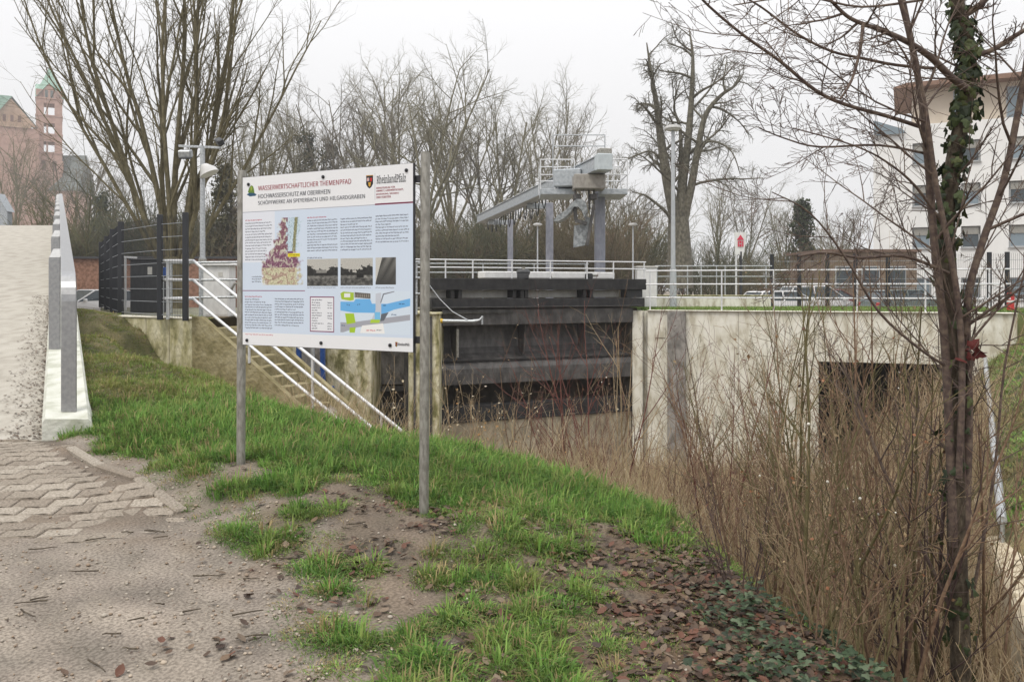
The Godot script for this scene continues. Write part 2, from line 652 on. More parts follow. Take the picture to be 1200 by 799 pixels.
func make_terrain() -> void:
	heights.resize(GW * GH)
	for id in GH:
		for ix in GW:
			heights[id * GW + ix] = raw_height(GX0 + ix * GS, GD0 + id * GS)
	var g := Geo.new()
	g.colored = true
	var dirt := L(.30, .258, .215)
	var soil := L(.135, .098, .066)
	var root := L(.105, .115, .045)
	var litter := L(.13, .08, .05)
	var straw := L(.32, .245, .15)
	for id in GH:
		for ix in GW:
			var x := GX0 + ix * GS
			var d := GD0 + id * GS
			var k := id * GW + ix
			var h := heights[k]
			var fine := rough.get_noise_2d(x, d)
			g.v.append(Vector3(x, h + (fine * 0.012 if d < 9 else 0.0), -d))
			var hx := heights[mini(k + 1, id * GW + GW - 1)] - heights[maxi(k - 1, id * GW)]
			var hd := heights[mini(id + 1, GH - 1) * GW + ix] - heights[maxi(id - 1, 0) * GW + ix]
			g.n.append(Vector3(-hx, 2 * GS, hd).normalized())
			var c := dirt
			if d < 17.5 and x < 4.0:
				var sp := side(EDGING, x, d)
				var s := side(CREST, x, d)
				c = dirt.lerp(soil, smoothstep(0.0, 0.8, sp + fine * 0.6) * 0.75)
				if sp < 0 and d > 4.6:
					c = c.lerp(soil, 0.6 * smoothstep(4.7, 5.3, d + fine * 0.5))
				c = c.lerp(litter, smoothstep(0.2, 0.8, x + fine) * smoothstep(5.4, 4.6, d))
				c = c.lerp(root, turf(x, d) * 0.85)
				c = c.lerp(straw, smoothstep(0.1, 0.7, s + fine * 0.3))
				if sp > 0.5 and d > 9:
					c = root.lerp(straw, 0.25 + fine * 0.3) if s < 0.3 else straw
			elif h > 0.8 and d > 17:
				c = L(.11, .15, .045).lerp(L(.30, .28, .23), 0.0 if x > 3.3 else 0.7)
			elif side(RIGHT_BANK, x, d) > 0:
				c = L(.115, .14, .05).lerp(L(.22, .18, .08), 0.5 + fine)
			else:
				c = straw.lerp(soil, 0.35 + fine * 0.5)
			var damp := noise.get_noise_2d(x * 1.4 + 60.0, d * 1.4) * 0.5 + rough.get_noise_2d(x * 0.9 + 33.0, d * 0.9)
			g.c.append(c * (1.0 + fine * 0.3 + damp * 0.2))
	for id in GH - 1:
		for ix in GW - 1:
			var p := id * GW + ix
			var hs := [heights[p], heights[p + 1], heights[p + GW], heights[p + GW + 1]]
			if hs.max() - hs.min() > 0.75 and hs.max() > 0.85 and ix * GS + GX0 > -6.2:
				continue  # the step at the walls: the walls stand there
			g.i.append_array(PackedInt32Array([p, p + GW, p + 1, p + 1, p + GW, p + GW + 1]))
	struct("ground", g, mats.ground)
	# the land beyond, to the horizon
	var f := Geo.new()
	f.colored = true
	f.col = L(.26, .22, .17)
	var d1 := GD0 + (GH - 1) * GS
	var x1 := GX0 + (GW - 1) * GS
	for q in [[-340.0, 340.0, d1 - 0.02, 340.0], [-340.0, GX0 + 0.02, -40.0, d1 - 0.02], [x1 - 0.02, 340.0, -40.0, d1 - 0.02]]:
		f.poly([V(q[0], -0.054, q[2]), V(q[1], -0.054, q[2]), V(q[1], -0.054, q[3]), V(q[0], -0.054, q[3])], Vector3.UP)
	f.poly([V(GX0, 0.0, -40), V(x1, 0.0, -40), V(x1, 0.0, GD0 + 0.02), V(GX0, 0.0, GD0 + 0.02)], Vector3.UP)
	struct("land", f, mats.ground)

# ---------------------------------------------------------------- paved path

func make_path() -> void:
	# interlocking concrete pavers laid in rows; the soil laps over them towards the camera
	var path := Node3D.new()
	path.name = "path"
	add_child(path)
	path.set_meta("kind", "structure")
	var pl := 0.235
	var pw := 0.15
	var outline := []
	var wave := func(t: float) -> float:
		return 0.016 * (1.0 if t > 0.0 else -1.0) if absf(t) > 0.18 else 0.016 * t / 0.18
	for k in 5:  # front edge, left to right
		var t := -1.0 + k * 0.5
		outline.append(Vector2(t * pl * 0.5 * 0.96, -pw * 0.5 * 0.94 + 0.007 * sin(t * PI)))
	for k in 5:
		var t := 1.0 - k * 0.5
		outline.append(Vector2(t * pl * 0.5 * 0.96, pw * 0.5 * 0.94 + 0.007 * sin(t * PI)))
	var variants := []
	var tones := [L(.31, .268, .22), L(.35, .305, .253), L(.285, .243, .197), L(.40, .355, .30)]
	for tone in tones:
		var g := Geo.new()
		g.colored = true
		g.col = tone
		# top, bevelled rim, sides
		var top := []
		var mid := []
		for p in outline:
			var q: Vector2 = p
			top.append(Vector3(q.x * 0.955, 0.0, -q.y * 0.93))
			mid.append(Vector3(q.x, -0.007, -q.y))
		g.poly(top, Vector3.UP)
		for k in top.size():
			var k2 := (k + 1) % top.size()
			var o: Vector3 = mid[k] + mid[k2]
			g.poly([mid[k], mid[k2], top[k2], top[k]], o.normalized() * 0.5 + Vector3.UP)
			g.poly([mid[k] - Vector3(0, .03, 0), mid[k2] - Vector3(0, .03, 0), mid[k2], mid[k]], o)
		variants.append(g.mesh(mats.paver))
	var turn := 0.07
	var bas := Basis(Vector3.UP, turn)
	var made := 0
	for row in range(0, 34):
		for col in range(-24, 26):
			var loc := Vector3((col + (0.5 if row % 2 else 0.0)) * pl, 0, -row * pw)
			var w := bas * loc + Vector3(-3.2, 0, -4.35)
			var d := -w.z
			var x := w.x
			if side(EDGING, x, d) > -0.10 or x < -0.66 * d - 0.25 or d > 7.66:
				continue
			var n := noise.get_noise_2d(x * 1.7, d * 1.7)
			var cover := d - 4.75 - n * 0.6 - 0.10 * (x + 3.0)
			if cover < 0.0 and (rng.randf() > 0.25 or cover < -0.3) or made >= 300:
				continue
			made += 1
			var o := MeshInstance3D.new()
			o.name = "paver"
			o.mesh = variants[rng.randi() % 4]
			path.add_child(o, true)
			var sink := -0.017 * smoothstep(0.6, 0.0, cover) + rng.randf_range(-0.004, 0.003) - 0.004 * maxf(0.0, n)
			o.position = Vector3(x, ground(x, d) + 0.013 + sink, -d)
			var up := Vector3(ground(x - .2, d) - ground(x + .2, d), .4, -(ground(x, d - .2) - ground(x, d + .2))).normalized()
			var zz := Vector3(sin(turn), 0, cos(turn))
			var xx := up.cross(zz).normalized()
			o.basis = Basis(xx, up, xx.cross(up)) * Basis.from_euler(Vector3(rng.randf_range(-.01, .01), rng.randf_range(-.015, .015), rng.randf_range(-.01, .01)))
	# edging stones along the grass
	for k in 4:
		var a := Vector2(-4.42, 7.66).lerp(Vector2(-2.15, 5.3), k / 4.0)
		var b := Vector2(-4.42, 7.66).lerp(Vector2(-2.15, 5.3), (k + 0.97) / 4.0)
		var g := Geo.new()
		g.colored = true
		g.col = tones[(k * 3) % 4] * 0.95
		g.bar(V(a.x, ground(a.x, a.y) - 0.022 - 0.004 * (k % 2), a.y), V(b.x, ground(b.x, b.y) - 0.025, b.y), 0.085, 0.1, 0.012)
		var o := part(path, "edging_stone", g, mats.paver)
		o.name = "edging_stone" if k == 0 else "edging_stone_%03d" % k

# ---------------------------------------------------------------- bridge ramp with its upstand and railing

func make_bridge() -> void:
	var g := Geo.new()
	var ds := []
	var d := 7.68
	while d < 46.0:
		ds.append(d)
		d += 0.8
	for k in ds.size() - 1:
		var a: float = ds[k]
		var b: float = ds[k + 1]
		g.poly([V(kerb_x(a) - 6.5, road_y(a), a), V(kerb_x(a) + 0.05, road_y(a), a), V(kerb_x(b) + 0.05, road_y(b), b), V(kerb_x(b) - 6.5, road_y(b), b)], Vector3.UP)
	g.poly([V(kerb_x(7.68) - 6.5, road_y(7.68), 7.68), V(kerb_x(7.68), road_y(7.68), 7.68), V(kerb_x(7.68), -0.2, 7.68), V(kerb_x(7.68) - 6.5, -0.2, 7.68)], Vector3(0, 0, 1))
	g.poly([V(kerb_x(45.6) - 6.5, road_y(45.6), 45.6), V(kerb_x(45.6), road_y(45.6), 45.6), V(kerb_x(45.6), -0.2, 45.6), V(kerb_x(45.6) - 6.5, -0.2, 45.6)], Vector3(0, 0, -1))
	struct("road", g, mats.asphalt)
	# concrete upstand: section swept along the ramp
	var u := Geo.new()
	var sec := func(e: float) -> Array:
		var x := kerb_x(e)
		var y := road_y(e)
		var low := -0.4
		return [V(x, low, e), V(x, y + 0.18, e), V(x + 0.03, y + 0.22, e), V(x + 0.44, y + 0.22, e), V(x + 0.47, y + 0.19, e), V(x + 0.60, -0.1 if e < 9 else low, e)]
	var outs := [Vector3(-1, 0, 0), Vector3(-1, 1, 0), Vector3(0, 1, 0), Vector3(1, 1, 0), Vector3(1, 0, 0)]
	for k in ds.size() - 1:
		var sa: Array = sec.call(ds[k])
		var sb: Array = sec.call(ds[k + 1])
		for e in 5:
			u.poly([sa[e], sa[e + 1], sb[e + 1], sb[e]], outs[e])
	var s0: Array = sec.call(ds[0])
	u.poly(s0, Vector3(0, 0, 1))
	var s1: Array = sec.call(ds[-1])
	u.poly(s1, Vector3(0, 0, -1))
	solo("bridge_upstand", u, mats.concrete_pale, "long pale concrete upstand edging the sloping bridge ramp", "kerb", "", V(-4.3, 0.1, 7.7))
	# railing: flat steel posts bent over at the top, carrying a flat handrail
	var at := V(px_x(79, 7.9), road_y(7.9) + 0.22, 7.9)
	var t := thing("bridge_railing", "grey flat steel handrail climbing beside the bridge ramp", "railing", at)
	var rail := Geo.new()
	var rx := func(e: float) -> float: return px_x(79.5, 7.9) - 0.56 * (e - 7.9)
	var ry := func(e: float) -> float: return road_y(e) + 1.56
	var pts := []
	# the near post turns over into the rail
	var e0 := 7.9
	pts.append(V(rx.call(e0), road_y(e0) + 0.225, e0))
	pts.append(V(rx.call(e0), ry.call(e0) - 0.26, e0))
	for k in 7:
		var a := PI * 0.5 * k / 6.0
		var e := e0 + 0.25 * (1.0 - cos(a))
		pts.append(V(rx.call(e), ry.call(e0) - 0.26 + 0.26 * sin(a) + 0.142 * (e - e0), e))
	var dd := 8.6
	while dd < 44.0:
		pts.append(V(rx.call(dd), ry.call(dd), dd))
		dd += 1.2
	var hw := 0.072
	for k in pts.size() - 1:
		var p: Vector3 = pts[k]
		var q: Vector3 = pts[k + 1]
		var dir := (q - p).normalized()
		var nrm := Vector3.RIGHT.cross(dir).normalized()
		var pn: Vector3 = nrm if k == 0 else (nrm + Vector3.RIGHT.cross((p - pts[k - 1]).normalized())).normalized()
		var qn: Vector3 = nrm if k == pts.size() - 2 else (nrm + Vector3.RIGHT.cross((pts[k + 2] - q).normalized())).normalized()
		var w := Vector3(hw, 0, 0)
		rail.poly([p - w, p + w, q + w, q - w], nrm * (1.0 if nrm.y > 0 or nrm.z > 0 else -1.0))
		rail.poly([p - w - pn * 0.02, p + w - pn * 0.02, q + w - qn * 0.02, q - w - qn * 0.02], -nrm)
		rail.poly([p + w, q + w, q + w - qn * 0.02, p + w - pn * 0.02], Vector3.RIGHT)
		rail.poly([p - w, q - w, q - w - qn * 0.02, p - w - pn * 0.02], Vector3.LEFT)
	wpart(t, "handrail", rail, mats.rail_steel)
	var k2 := 0
	var e2 := 10.7
	while e2 < 43.0:
		var pg := Geo.new()
		var x: float = rx.call(e2) - hw - 0.075
		var y0 := road_y(e2) + 0.215
		var y1: float = ry.call(e2)
		pg.box(V(x, (y0 + y1 - 0.14) * 0.5, e2), Vector3(0.15, y1 - 0.14 - y0, 0.025), Basis(), 0.004)
		pg.bar(V(x, y1 - 0.14, e2), V(x, y1 - 0.015, e2 + 0.11), 0.15, 0.025, 0.004, Vector3(0, 0.6, 0.8))
		wpart(t, "post", pg, mats.rail_steel)
		e2 += 3.4
		k2 += 1

# ---------------------------------------------------------------- concrete walls of the sluice

func along(a: Vector2, b: Vector2) -> float:  # the turn that lays local x from a to b (x, d)
	return atan2(b.y - a.y, b.x - a.x)

func make_walls() -> void:
	# right wall with the dark culvert mouth; local x along the wall, z towards the camera
	var a := Vector2(3.3, 22.05)
	var b := Vector2(12.1, 19.38)
	var w := thing("sluice_wall", "weathered pale concrete wall with a dark rectangular culvert opening", "wall", V(a.x, 0, a.y), "", along(a, b))
	var ln := a.distance_to(b)
	var top := 0.9
	var low := -3.5
	var lx0 := Vector2(7.83, 20.67).distance_to(a)
	var lx1 := Vector2(10.64, 19.82).distance_to(a)
	var g := Geo.new()
	var put := func(x0: float, x1: float, y0: float, y1: float, z1: float) -> void:
		g.box(Vector3((x0 + x1) * 0.5, (y0 + y1) * 0.5, (z1 - 0.45) * 0.5), Vector3(x1 - x0, y1 - y0, z1 + 0.45))
	put.call(-0.02, 0.26, low, top, 0.0)
	put.call(0.26, 0.38, low, top - 0.001, -0.16)
	part(w, "gate_jamb", g, mats.concrete)
	# cast in panels with narrow joints between the shutterings
	var mid := (0.38 + lx0) * 0.5 + 0.2
	for q in [[0.382, mid, -1.18, top], [mid, lx0, -1.18, top], [0.382, mid, low, -1.18], [mid, lx0, low, -1.18], [lx0, lx1, -0.36, top], [lx0, lx1, low, -2.95], [lx1, ln, -1.18, top], [lx1, ln, low, -1.18]]:
		var wg := Geo.new()
		wg.box(Vector3((q[0] + q[1]) * 0.5, (q[2] + q[3]) * 0.5, -0.225), Vector3(q[1] - q[0] - 0.006, q[3] - q[2] - 0.006, 0.45), Basis(), 0.006)
		part(w, "wall_panel", wg, mats.concrete)
	var lip := Geo.new()
	lip.box(Vector3(0.19 + ln * 0.5, top + 0.012, -0.18), Vector3(ln - 0.4, 0.024, 0.5), Basis(), 0.01)
	part(w, "coping", lip, mats.concrete)
	var pil := Geo.new()
	pil.box(Vector3(1.17, -1.3, 0.09), Vector3(0.47, 4.36, 0.18), Basis(), 0.01)
	part(w, "pilaster", pil, mats.concrete_grey)
	for k in 2:
		var gr := Geo.new()
		gr.box(Vector3(0.27 + 0.10 * k, -1.3, 0.012), Vector3(0.02, 4.3, 0.03), Basis(), 0.003)
		part(w, "guide_rail", gr, mats.galvanised_dull)
	var pl := Geo.new()
	pl.box(Vector3(0.72, 0.33, 0.012), Vector3(0.28, 0.3, 0.024), Basis(), 0.006)
	part(w, "cover_plate", pl, mats.concrete)
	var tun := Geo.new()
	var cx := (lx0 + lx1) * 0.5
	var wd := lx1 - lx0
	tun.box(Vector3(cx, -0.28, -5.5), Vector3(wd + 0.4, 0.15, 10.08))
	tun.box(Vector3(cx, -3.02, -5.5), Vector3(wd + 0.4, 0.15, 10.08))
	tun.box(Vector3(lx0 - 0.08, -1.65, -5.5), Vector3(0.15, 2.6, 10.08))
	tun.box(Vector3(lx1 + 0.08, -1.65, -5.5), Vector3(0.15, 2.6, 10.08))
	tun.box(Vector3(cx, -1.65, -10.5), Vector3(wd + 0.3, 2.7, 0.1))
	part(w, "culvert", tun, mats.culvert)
	# left pier beside the gate, with a deep bay and a second pier
	var p := thing("gate_pier", "narrow stained concrete pier beside the dark sluice gate", "pier", V(-2.1, -3.4, 19.3))
	var pg := Geo.new()
	pg.box(V(-2.10, -1.25, 20.3), Vector3(0.74, 4.3, 2.0), Basis(), 0.015)
	wpart(p, "shaft", pg, mats.concrete_mossy)
	var pc := Geo.new()
	pc.box(V(-2.10, 0.915, 20.25), Vector3(0.8, 0.05, 2.05), Basis(), 0.01)
	wpart(p, "coping", pc, mats.concrete_mossy)
	for x in [-2.32, -1.93]:
		var sl := Geo.new()
		sl.box(V(x, -1.2, 19.28), Vector3(0.05, 4.1, 0.05), Basis(), 0.006)
		wpart(p, "guide_rail", sl, mats.dark_steel)
	var p2 := thing("bay_pier", "yellowish mossy concrete pier between the blue frame and dark bay", "pier", V(-3.8, -3.4, 19.0))
	var g2 := Geo.new()
	g2.box(V(-3.82, -1.25, 19.9), Vector3(1.05, 4.3, 1.8), Basis(), 0.015)
	wpart(p2, "shaft", g2, mats.concrete_mossy)
	var g3 := Geo.new()
	g3.box(V(-2.88, 0.0, 20.5), Vector3(0.85, 1.8, 0.2))
	wpart(p2, "bay_wall", g3, mats.concrete_grey)
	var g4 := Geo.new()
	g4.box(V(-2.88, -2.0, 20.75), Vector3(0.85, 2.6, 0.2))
	wpart(p2, "bay_shade_back", g4, mats.culvert)  # solid slab whose dark colour stands for the shade in the bay
	for k in 3:
		var gb := Geo.new()
		gb.box(V(-2.88, -1.0 - k * 0.42, 20.3), Vector3(0.82, 0.12, 0.14), Basis(), 0.01)
		wpart(p2, "steel_beam", gb, mats.dark_steel)
	var g5 := Geo.new()
	g5.box(V(-2.6, -0.6, 20.0), Vector3(0.12, 3.0, 0.12), Basis(), 0.01)
	wpart(p2, "steel_post", g5, mats.dark_steel)
	# wall behind the stairs
	var bw := thing("back_wall", "dark mossy concrete wall behind the descending stairs", "wall", V(-5.2, -3.4, 19.0))
	var g6 := Geo.new()
	g6.box(V(-5.35, -1.25, 19.35), Vector3(2.02, 4.3, 0.5), Basis(), 0.01)
	wpart(bw, "wall", g6, mats.concrete_mossy)
	# retaining wall in front of the platform, cast in panels
	var r := thing("retaining_wall", "low stained concrete retaining wall under the black mesh fence", "wall", V(-7.1, -0.5, 16.0))
	var ra := Vector2(-8.3, 16.75)
	var rb := Vector2(-6.02, 15.42)
	var cuts := [0.0, 0.47, 0.74, 1.0]
	for k in 3:
		var q0 := ra.lerp(rb, cuts[k] + (0.004 if k else 0.0))
		var q1 := ra.lerp(rb, cuts[k + 1] - 0.004)
		var gg := Geo.new()
		gg.bar(V(q0.x, 0.1, q0.y + 0.15), V(q1.x, 0.1, q1.y + 0.15), 0.3, 1.66, 0.012)
		wpart(r, "wall_panel", gg, mats.concrete_mossy)
	var rc := Geo.new()
	rc.bar(V(ra.x, 0.945, ra.y + 0.15), V(rb.x, 0.945, rb.y + 0.15), 0.34, 0.03, 0.008)
	wpart(r, "coping", rc, mats.concrete)
	# grey concrete pipe end by the stairs
	var pe := thing("pipe_end", "broken grey concrete pipe end lying beside the stairs", "pipe", V(-3.75, -1.9, 16.6))
	var pp := Geo.new()
	pp.tube([V(-3.95, -1.1, 16.6), V(-3.9, -1.05, 16.4), V(-3.6, -1.2, 15.8)], [0.33, 0.34, 0.34], 16, true)
	wpart(pe, "pipe", pp, mats.concrete_grey)
	var pb := Geo.new()
	pb.box(V(-3.65, -1.9, 16.2), Vector3(0.8, 1.3, 0.7), Basis(Vector3.UP, 0.3), 0.05)
	wpart(pe, "footing", pb, mats.concrete_grey)
	# wing wall and rubble on the right bank, with a silver pipe rail on top
	var wn := thing("wing_wall", "sandy concrete wing wall running along the right bank", "wall", V(3.2, -1.5, 5.0))
	var ws := Geo.new()
	var line := [[2.7, 3.9, -0.45], [3.1, 4.7, -0.52], [3.5, 5.5, -0.6], [4.8, 8.0, -0.95]]
	for k in 3:
		ws.bar(V(line[k][0] + 0.1, line[k][2] - 1.2, line[k][1]), V(line[k + 1][0] + 0.1, line[k + 1][2] - 1.2, line[k + 1][1]), 0.35, 2.4, 0.03)
	wpart(wn, "wall", ws, mats.sandy)
	var rl := thing("pipe_rail", "long silver pipe running along the right bank above rubble", "rail", V(5.0, -0.9, 8.3))
	var pts := []
	var rad := []
	for k in 9:
		var t := k / 8.0
		var q := Vector2(4.72, 7.8).lerp(Vector2(11.1, 19.0), t)
		pts.append(V(q.x, lerpf(-0.70, -0.12, t) + 0.02 * sin(k * 2.1), q.y))
		rad.append(0.045)
	var pr := Geo.new()
	pr.tube(pts, rad, 10, true)
	wpart(rl, "pipe", pr, mats.galvanised)
	for k in [0, 2, 4, 6, 8]:
		var lg := Geo.new()
		lg.rod(pts[k], pts[k] - Vector3(0, 0.5, 0), 0.025)
		wpart(rl, "support", lg, mats.galvanised)
	# rubble stones below the pipe
	for k in 46:
		var t := rng.randf()
		var q := Vector2(4.6, 7.7).lerp(Vector2(10.9, 19.0), t) + Vector2(-0.12 - 0.75 * rng.randf(), 0)
		var s := rng.randf_range(0.1, 0.22)
		var sg := Geo.new()
		stone(sg, Vector3.ZERO, Vector3(s, s * 0.7, s * 0.9))
		var o := solo("rubble_stone", sg, mats.rubble, "pale rubble stone packed below the silver pipe", "stone", "rubble stones on the right bank")
		o.position = V(q.x, ground(q.x, q.y) + s * 0.2, q.y)
		o.rotation.y = rng.randf() * TAU

func stone(g: Geo, ctr: Vector3, s: Vector3) -> void:
	var b := g.v.size()
	g.ball(ctr, s, 7, 5)
	for k in range(b, g.v.size()):
		var o := (g.v[k] - ctr)
		var q := o * (3.0 / s.x)
		g.v[k] = ctr + o * (1.0 + 0.35 * noise.get_noise_3d(q.x + s.x * 91.0, q.y, q.z + s.z * 57.0))

# ---------------------------------------------------------------- the gate

func make_gate() -> void:
	var a := Vector2(-1.74, 19.9)
	var b := Vector2(3.29, 22.05)
	var w := a.distance_to(b)
	var t := thing("sluice_gate", "large dark steel sluice gate between two concrete piers", "sluice gate", V(a.x, -2.6, a.y), "", along(a, b))
	var Y := 2.6  # local y of world 0
	var bx := func(called: String, x0: float, x1: float, y0: float, y1: float, z0: float, z1: float, m: Material, bev := 0.01) -> MeshInstance3D:
		var g := Geo.new()
		g.box(Vector3((x0 + x1) * .5, Y + (y0 + y1) * .5, (z0 + z1) * .5), Vector3(x1 - x0, y1 - y0, z1 - z0), Basis(), bev)
		return part(t, called, g, m)
	bx.call("top_beam", -0.30, w + 0.36, 1.47, 1.76, -0.35, 0.12, mats.black_steel)
	bx.call("crossbeam", -0.28, w - 0.25, 1.27, 1.46, -0.55, -0.3, mats.off_white)
	for x in [0.22, 0.42, 1.88, 2.1, 2.22, 3.9, 4.1]:
		bx.call("bracket", x, x + 0.10, 1.26, 1.468, -0.29, 0.08, mats.black_steel)
	bx.call("middle_beam", -0.28, w + 0.32, 1.0, 1.25, -0.4, 0.10, mats.black_steel)
	bx.call("flange", -0.26, w + 0.2, 1.035, 1.05, 0.1, 0.17, mats.dark_steel, 0.003)
	bx.call("motor_housing", w - 0.2, w + 0.30, 1.26, 1.47, -0.3, 0.02, mats.black_plastic)
	bx.call("face_beam", 0.0, w - 0.02, 0.59, 0.985, -0.35, 0.05, mats.dark_steel)
	# bent skin plate
	var prof := [[-0.62, 0.58], [-0.60, 0.2], [-0.56, 0.0], [-0.46, -0.14], [-0.30, -0.25], [-0.14, -0.33], [-0.05, -0.40], [-0.01, -0.50], [0.0, -0.62], [0.0, -0.88]]
	var g := Geo.new()
	for k in prof.size() - 1:
		var p: Array = prof[k]
		var q: Array = prof[k + 1]
		var nn := Vector3(0, q[0] - p[0], p[1] - q[1]).normalized()
		for s in [0.0, 1.0]:
			var o: Vector3 = nn * (-0.03 * s)
			g.poly([Vector3(0.02, Y + p[1], p[0]) + o, Vector3(w - 0.03, Y + p[1], p[0]) + o, Vector3(w - 0.03, Y + q[1], q[0]) + o, Vector3(0.02, Y + q[1], q[0]) + o], nn * (1.0 - 2.0 * s))
	g.poly([Vector3(0.02, Y - 0.88, 0.0), Vector3(w - 0.03, Y - 0.88, 0.0), Vector3(w - 0.03, Y - 0.88, -0.03), Vector3(0.02, Y - 0.88, -0.03)], Vector3.DOWN)
	part(t, "skin_plate", g, mats.dark_steel)
	for x in [0.42, 2.28, 4.05]:
		var sg := Geo.new()
		sg.slab([Vector2(-0.58, 0.58), Vector2(-0.05, 0.58), Vector2(-0.10, 0.1), Vector2(-0.16, -0.2), Vector2(-0.3, -0.22), Vector2(-0.5, -0.02)], Vector3(x, Y, 0), Vector3(0, 0, 1), Vector3.UP, Vector3(0.025, 0, 0))
		part(t, "stiffener", sg, mats.dark_steel)
	bx.call("seam_bar", 0.03, w - 0.04, -0.305, -0.285, -0.14, -0.07, mats.black_steel, 0.003)
	bx.call("lower_beam", 0.0, w - 0.02, -1.78, -1.42, -0.5, -0.05, mats.black_steel)
	bx.call("sill_flange", 0.0, w - 0.02, -1.82, -1.78, -0.4, 0.02, mats.black_steel, 0.004)
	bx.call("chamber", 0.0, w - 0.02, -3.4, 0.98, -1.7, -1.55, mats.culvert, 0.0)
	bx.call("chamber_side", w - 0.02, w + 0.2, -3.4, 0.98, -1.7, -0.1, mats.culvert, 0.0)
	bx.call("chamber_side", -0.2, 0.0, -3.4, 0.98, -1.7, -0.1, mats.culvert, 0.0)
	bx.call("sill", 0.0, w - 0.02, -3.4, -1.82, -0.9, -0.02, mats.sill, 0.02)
	# a hoist bracket hanging at the left stiffener
	bx.call("hook_plate", 0.40, 0.46, -0.2, 0.5, -0.06, 0.0, mats.galvanised_dull, 0.004)
	# things standing on the gate deck
	var cover := thing("deck_cover", "flat white cover panel lying along the top of the gate", "cover", V(0.6, 1.77, 21.3), "", along(a, b))
	for k in 2:
		var cg := Geo.new()
		cg.box(Vector3(-0.45 + k * 1.95, 0.09, -0.3), Vector3(1.9, 0.18, 0.5), Basis(), 0.02)
		part(cover, "panel", cg, mats.white_paint)
	var mt := thing("gate_motor", "dark electric drive motor standing on the gate deck", "motor", V(0.28, 1.76, 20.75))
	var mg := Geo.new()
	mg.tube([V(0.12, 1.90, 20.75), V(0.18, 1.92, 20.75), V(0.40, 1.92, 20.75), V(0.46, 1.90, 20.75)], [0.05, 0.085, 0.085, 0.05], 12, true)
	wpart(mt, "body", mg, mats.anthracite)
	var mf := Geo.new()
	mf.box(V(0.28, 1.82, 20.75), Vector3(0.3, 0.12, 0.2), Basis(), 0.01)
	wpart(mt, "base", mf, mats.anthracite)
	var mk := Geo.new()
	mk.tube([V(0.3, 1.98, 20.75), V(0.3, 2.06, 20.75)], [0.045, 0.04], 10, true)
	wpart(mt, "terminal_box", mk, mats.galvanised_dull)
	var gb := thing("gear_box", "small dark gear box at the end of the gate deck", "gear box", V(2.05, 1.75, 21.6))
	var gg := Geo.new()
	gg.box(V(2.05, 1.83, 21.6), Vector3(0.2, 0.16, 0.2), Basis(), 0.03)
	wpart(gb, "body", gg, mats.black_plastic)
	var gs := Geo.new()
	gs.rod(V(2.05, 1.85, 21.6), V(2.3, 1.85, 21.7), 0.03)
	wpart(gb, "shaft", gs, mats.galvanised_dull)
	# swing arm on the left pier with its stay wire
	var sw := thing("swing_arm", "grey tubular swing arm on the pier held by a wire", "swing arm", V(-1.72, 0.72, 19.15))
	var ag := Geo.new()
	ag.tube([P(517, 376, 19.2), P(555, 376.5, 19.0)], [0.045, 0.04], 10, true)
	wpart(sw, "arm", ag, mats.galvanised)
	var ah := Geo.new()
	ah.tube([P(555, 376.5, 19.0), P(562, 375, 19.0), P(566, 371, 19.0)], [0.05, 0.03, 0.03], 8, true)
	ah.rod(P(565, 370, 19.0), P(565, 380, 19.0), 0.025)
	wpart(sw, "hook", ah, mats.galvanised)
	var ac := Geo.new()
	ac.tube([P(516, 376, 19.2), P(519, 376, 19.2)], [0.055, 0.055], 10, true)
	wpart(sw, "end_collar", ac, mats.yellow)
	var aw := Geo.new()
	aw.tube([P(500, 330, 19.2), P(515, 350, 19.2), P(530, 365, 19.15), P(548, 375, 19.0)], [0.012, 0.012, 0.012, 0.012], 5)
	wpart(sw, "stay_wire", aw, mats.galvanised)
	var am := Geo.new()
	am.rod(P(500, 326, 19.2), P(500, 372, 19.2), 0.04)
	wpart(sw, "mast", am, mats.galvanised_dull)

# ---------------------------------------------------------------- stairs down to the channel

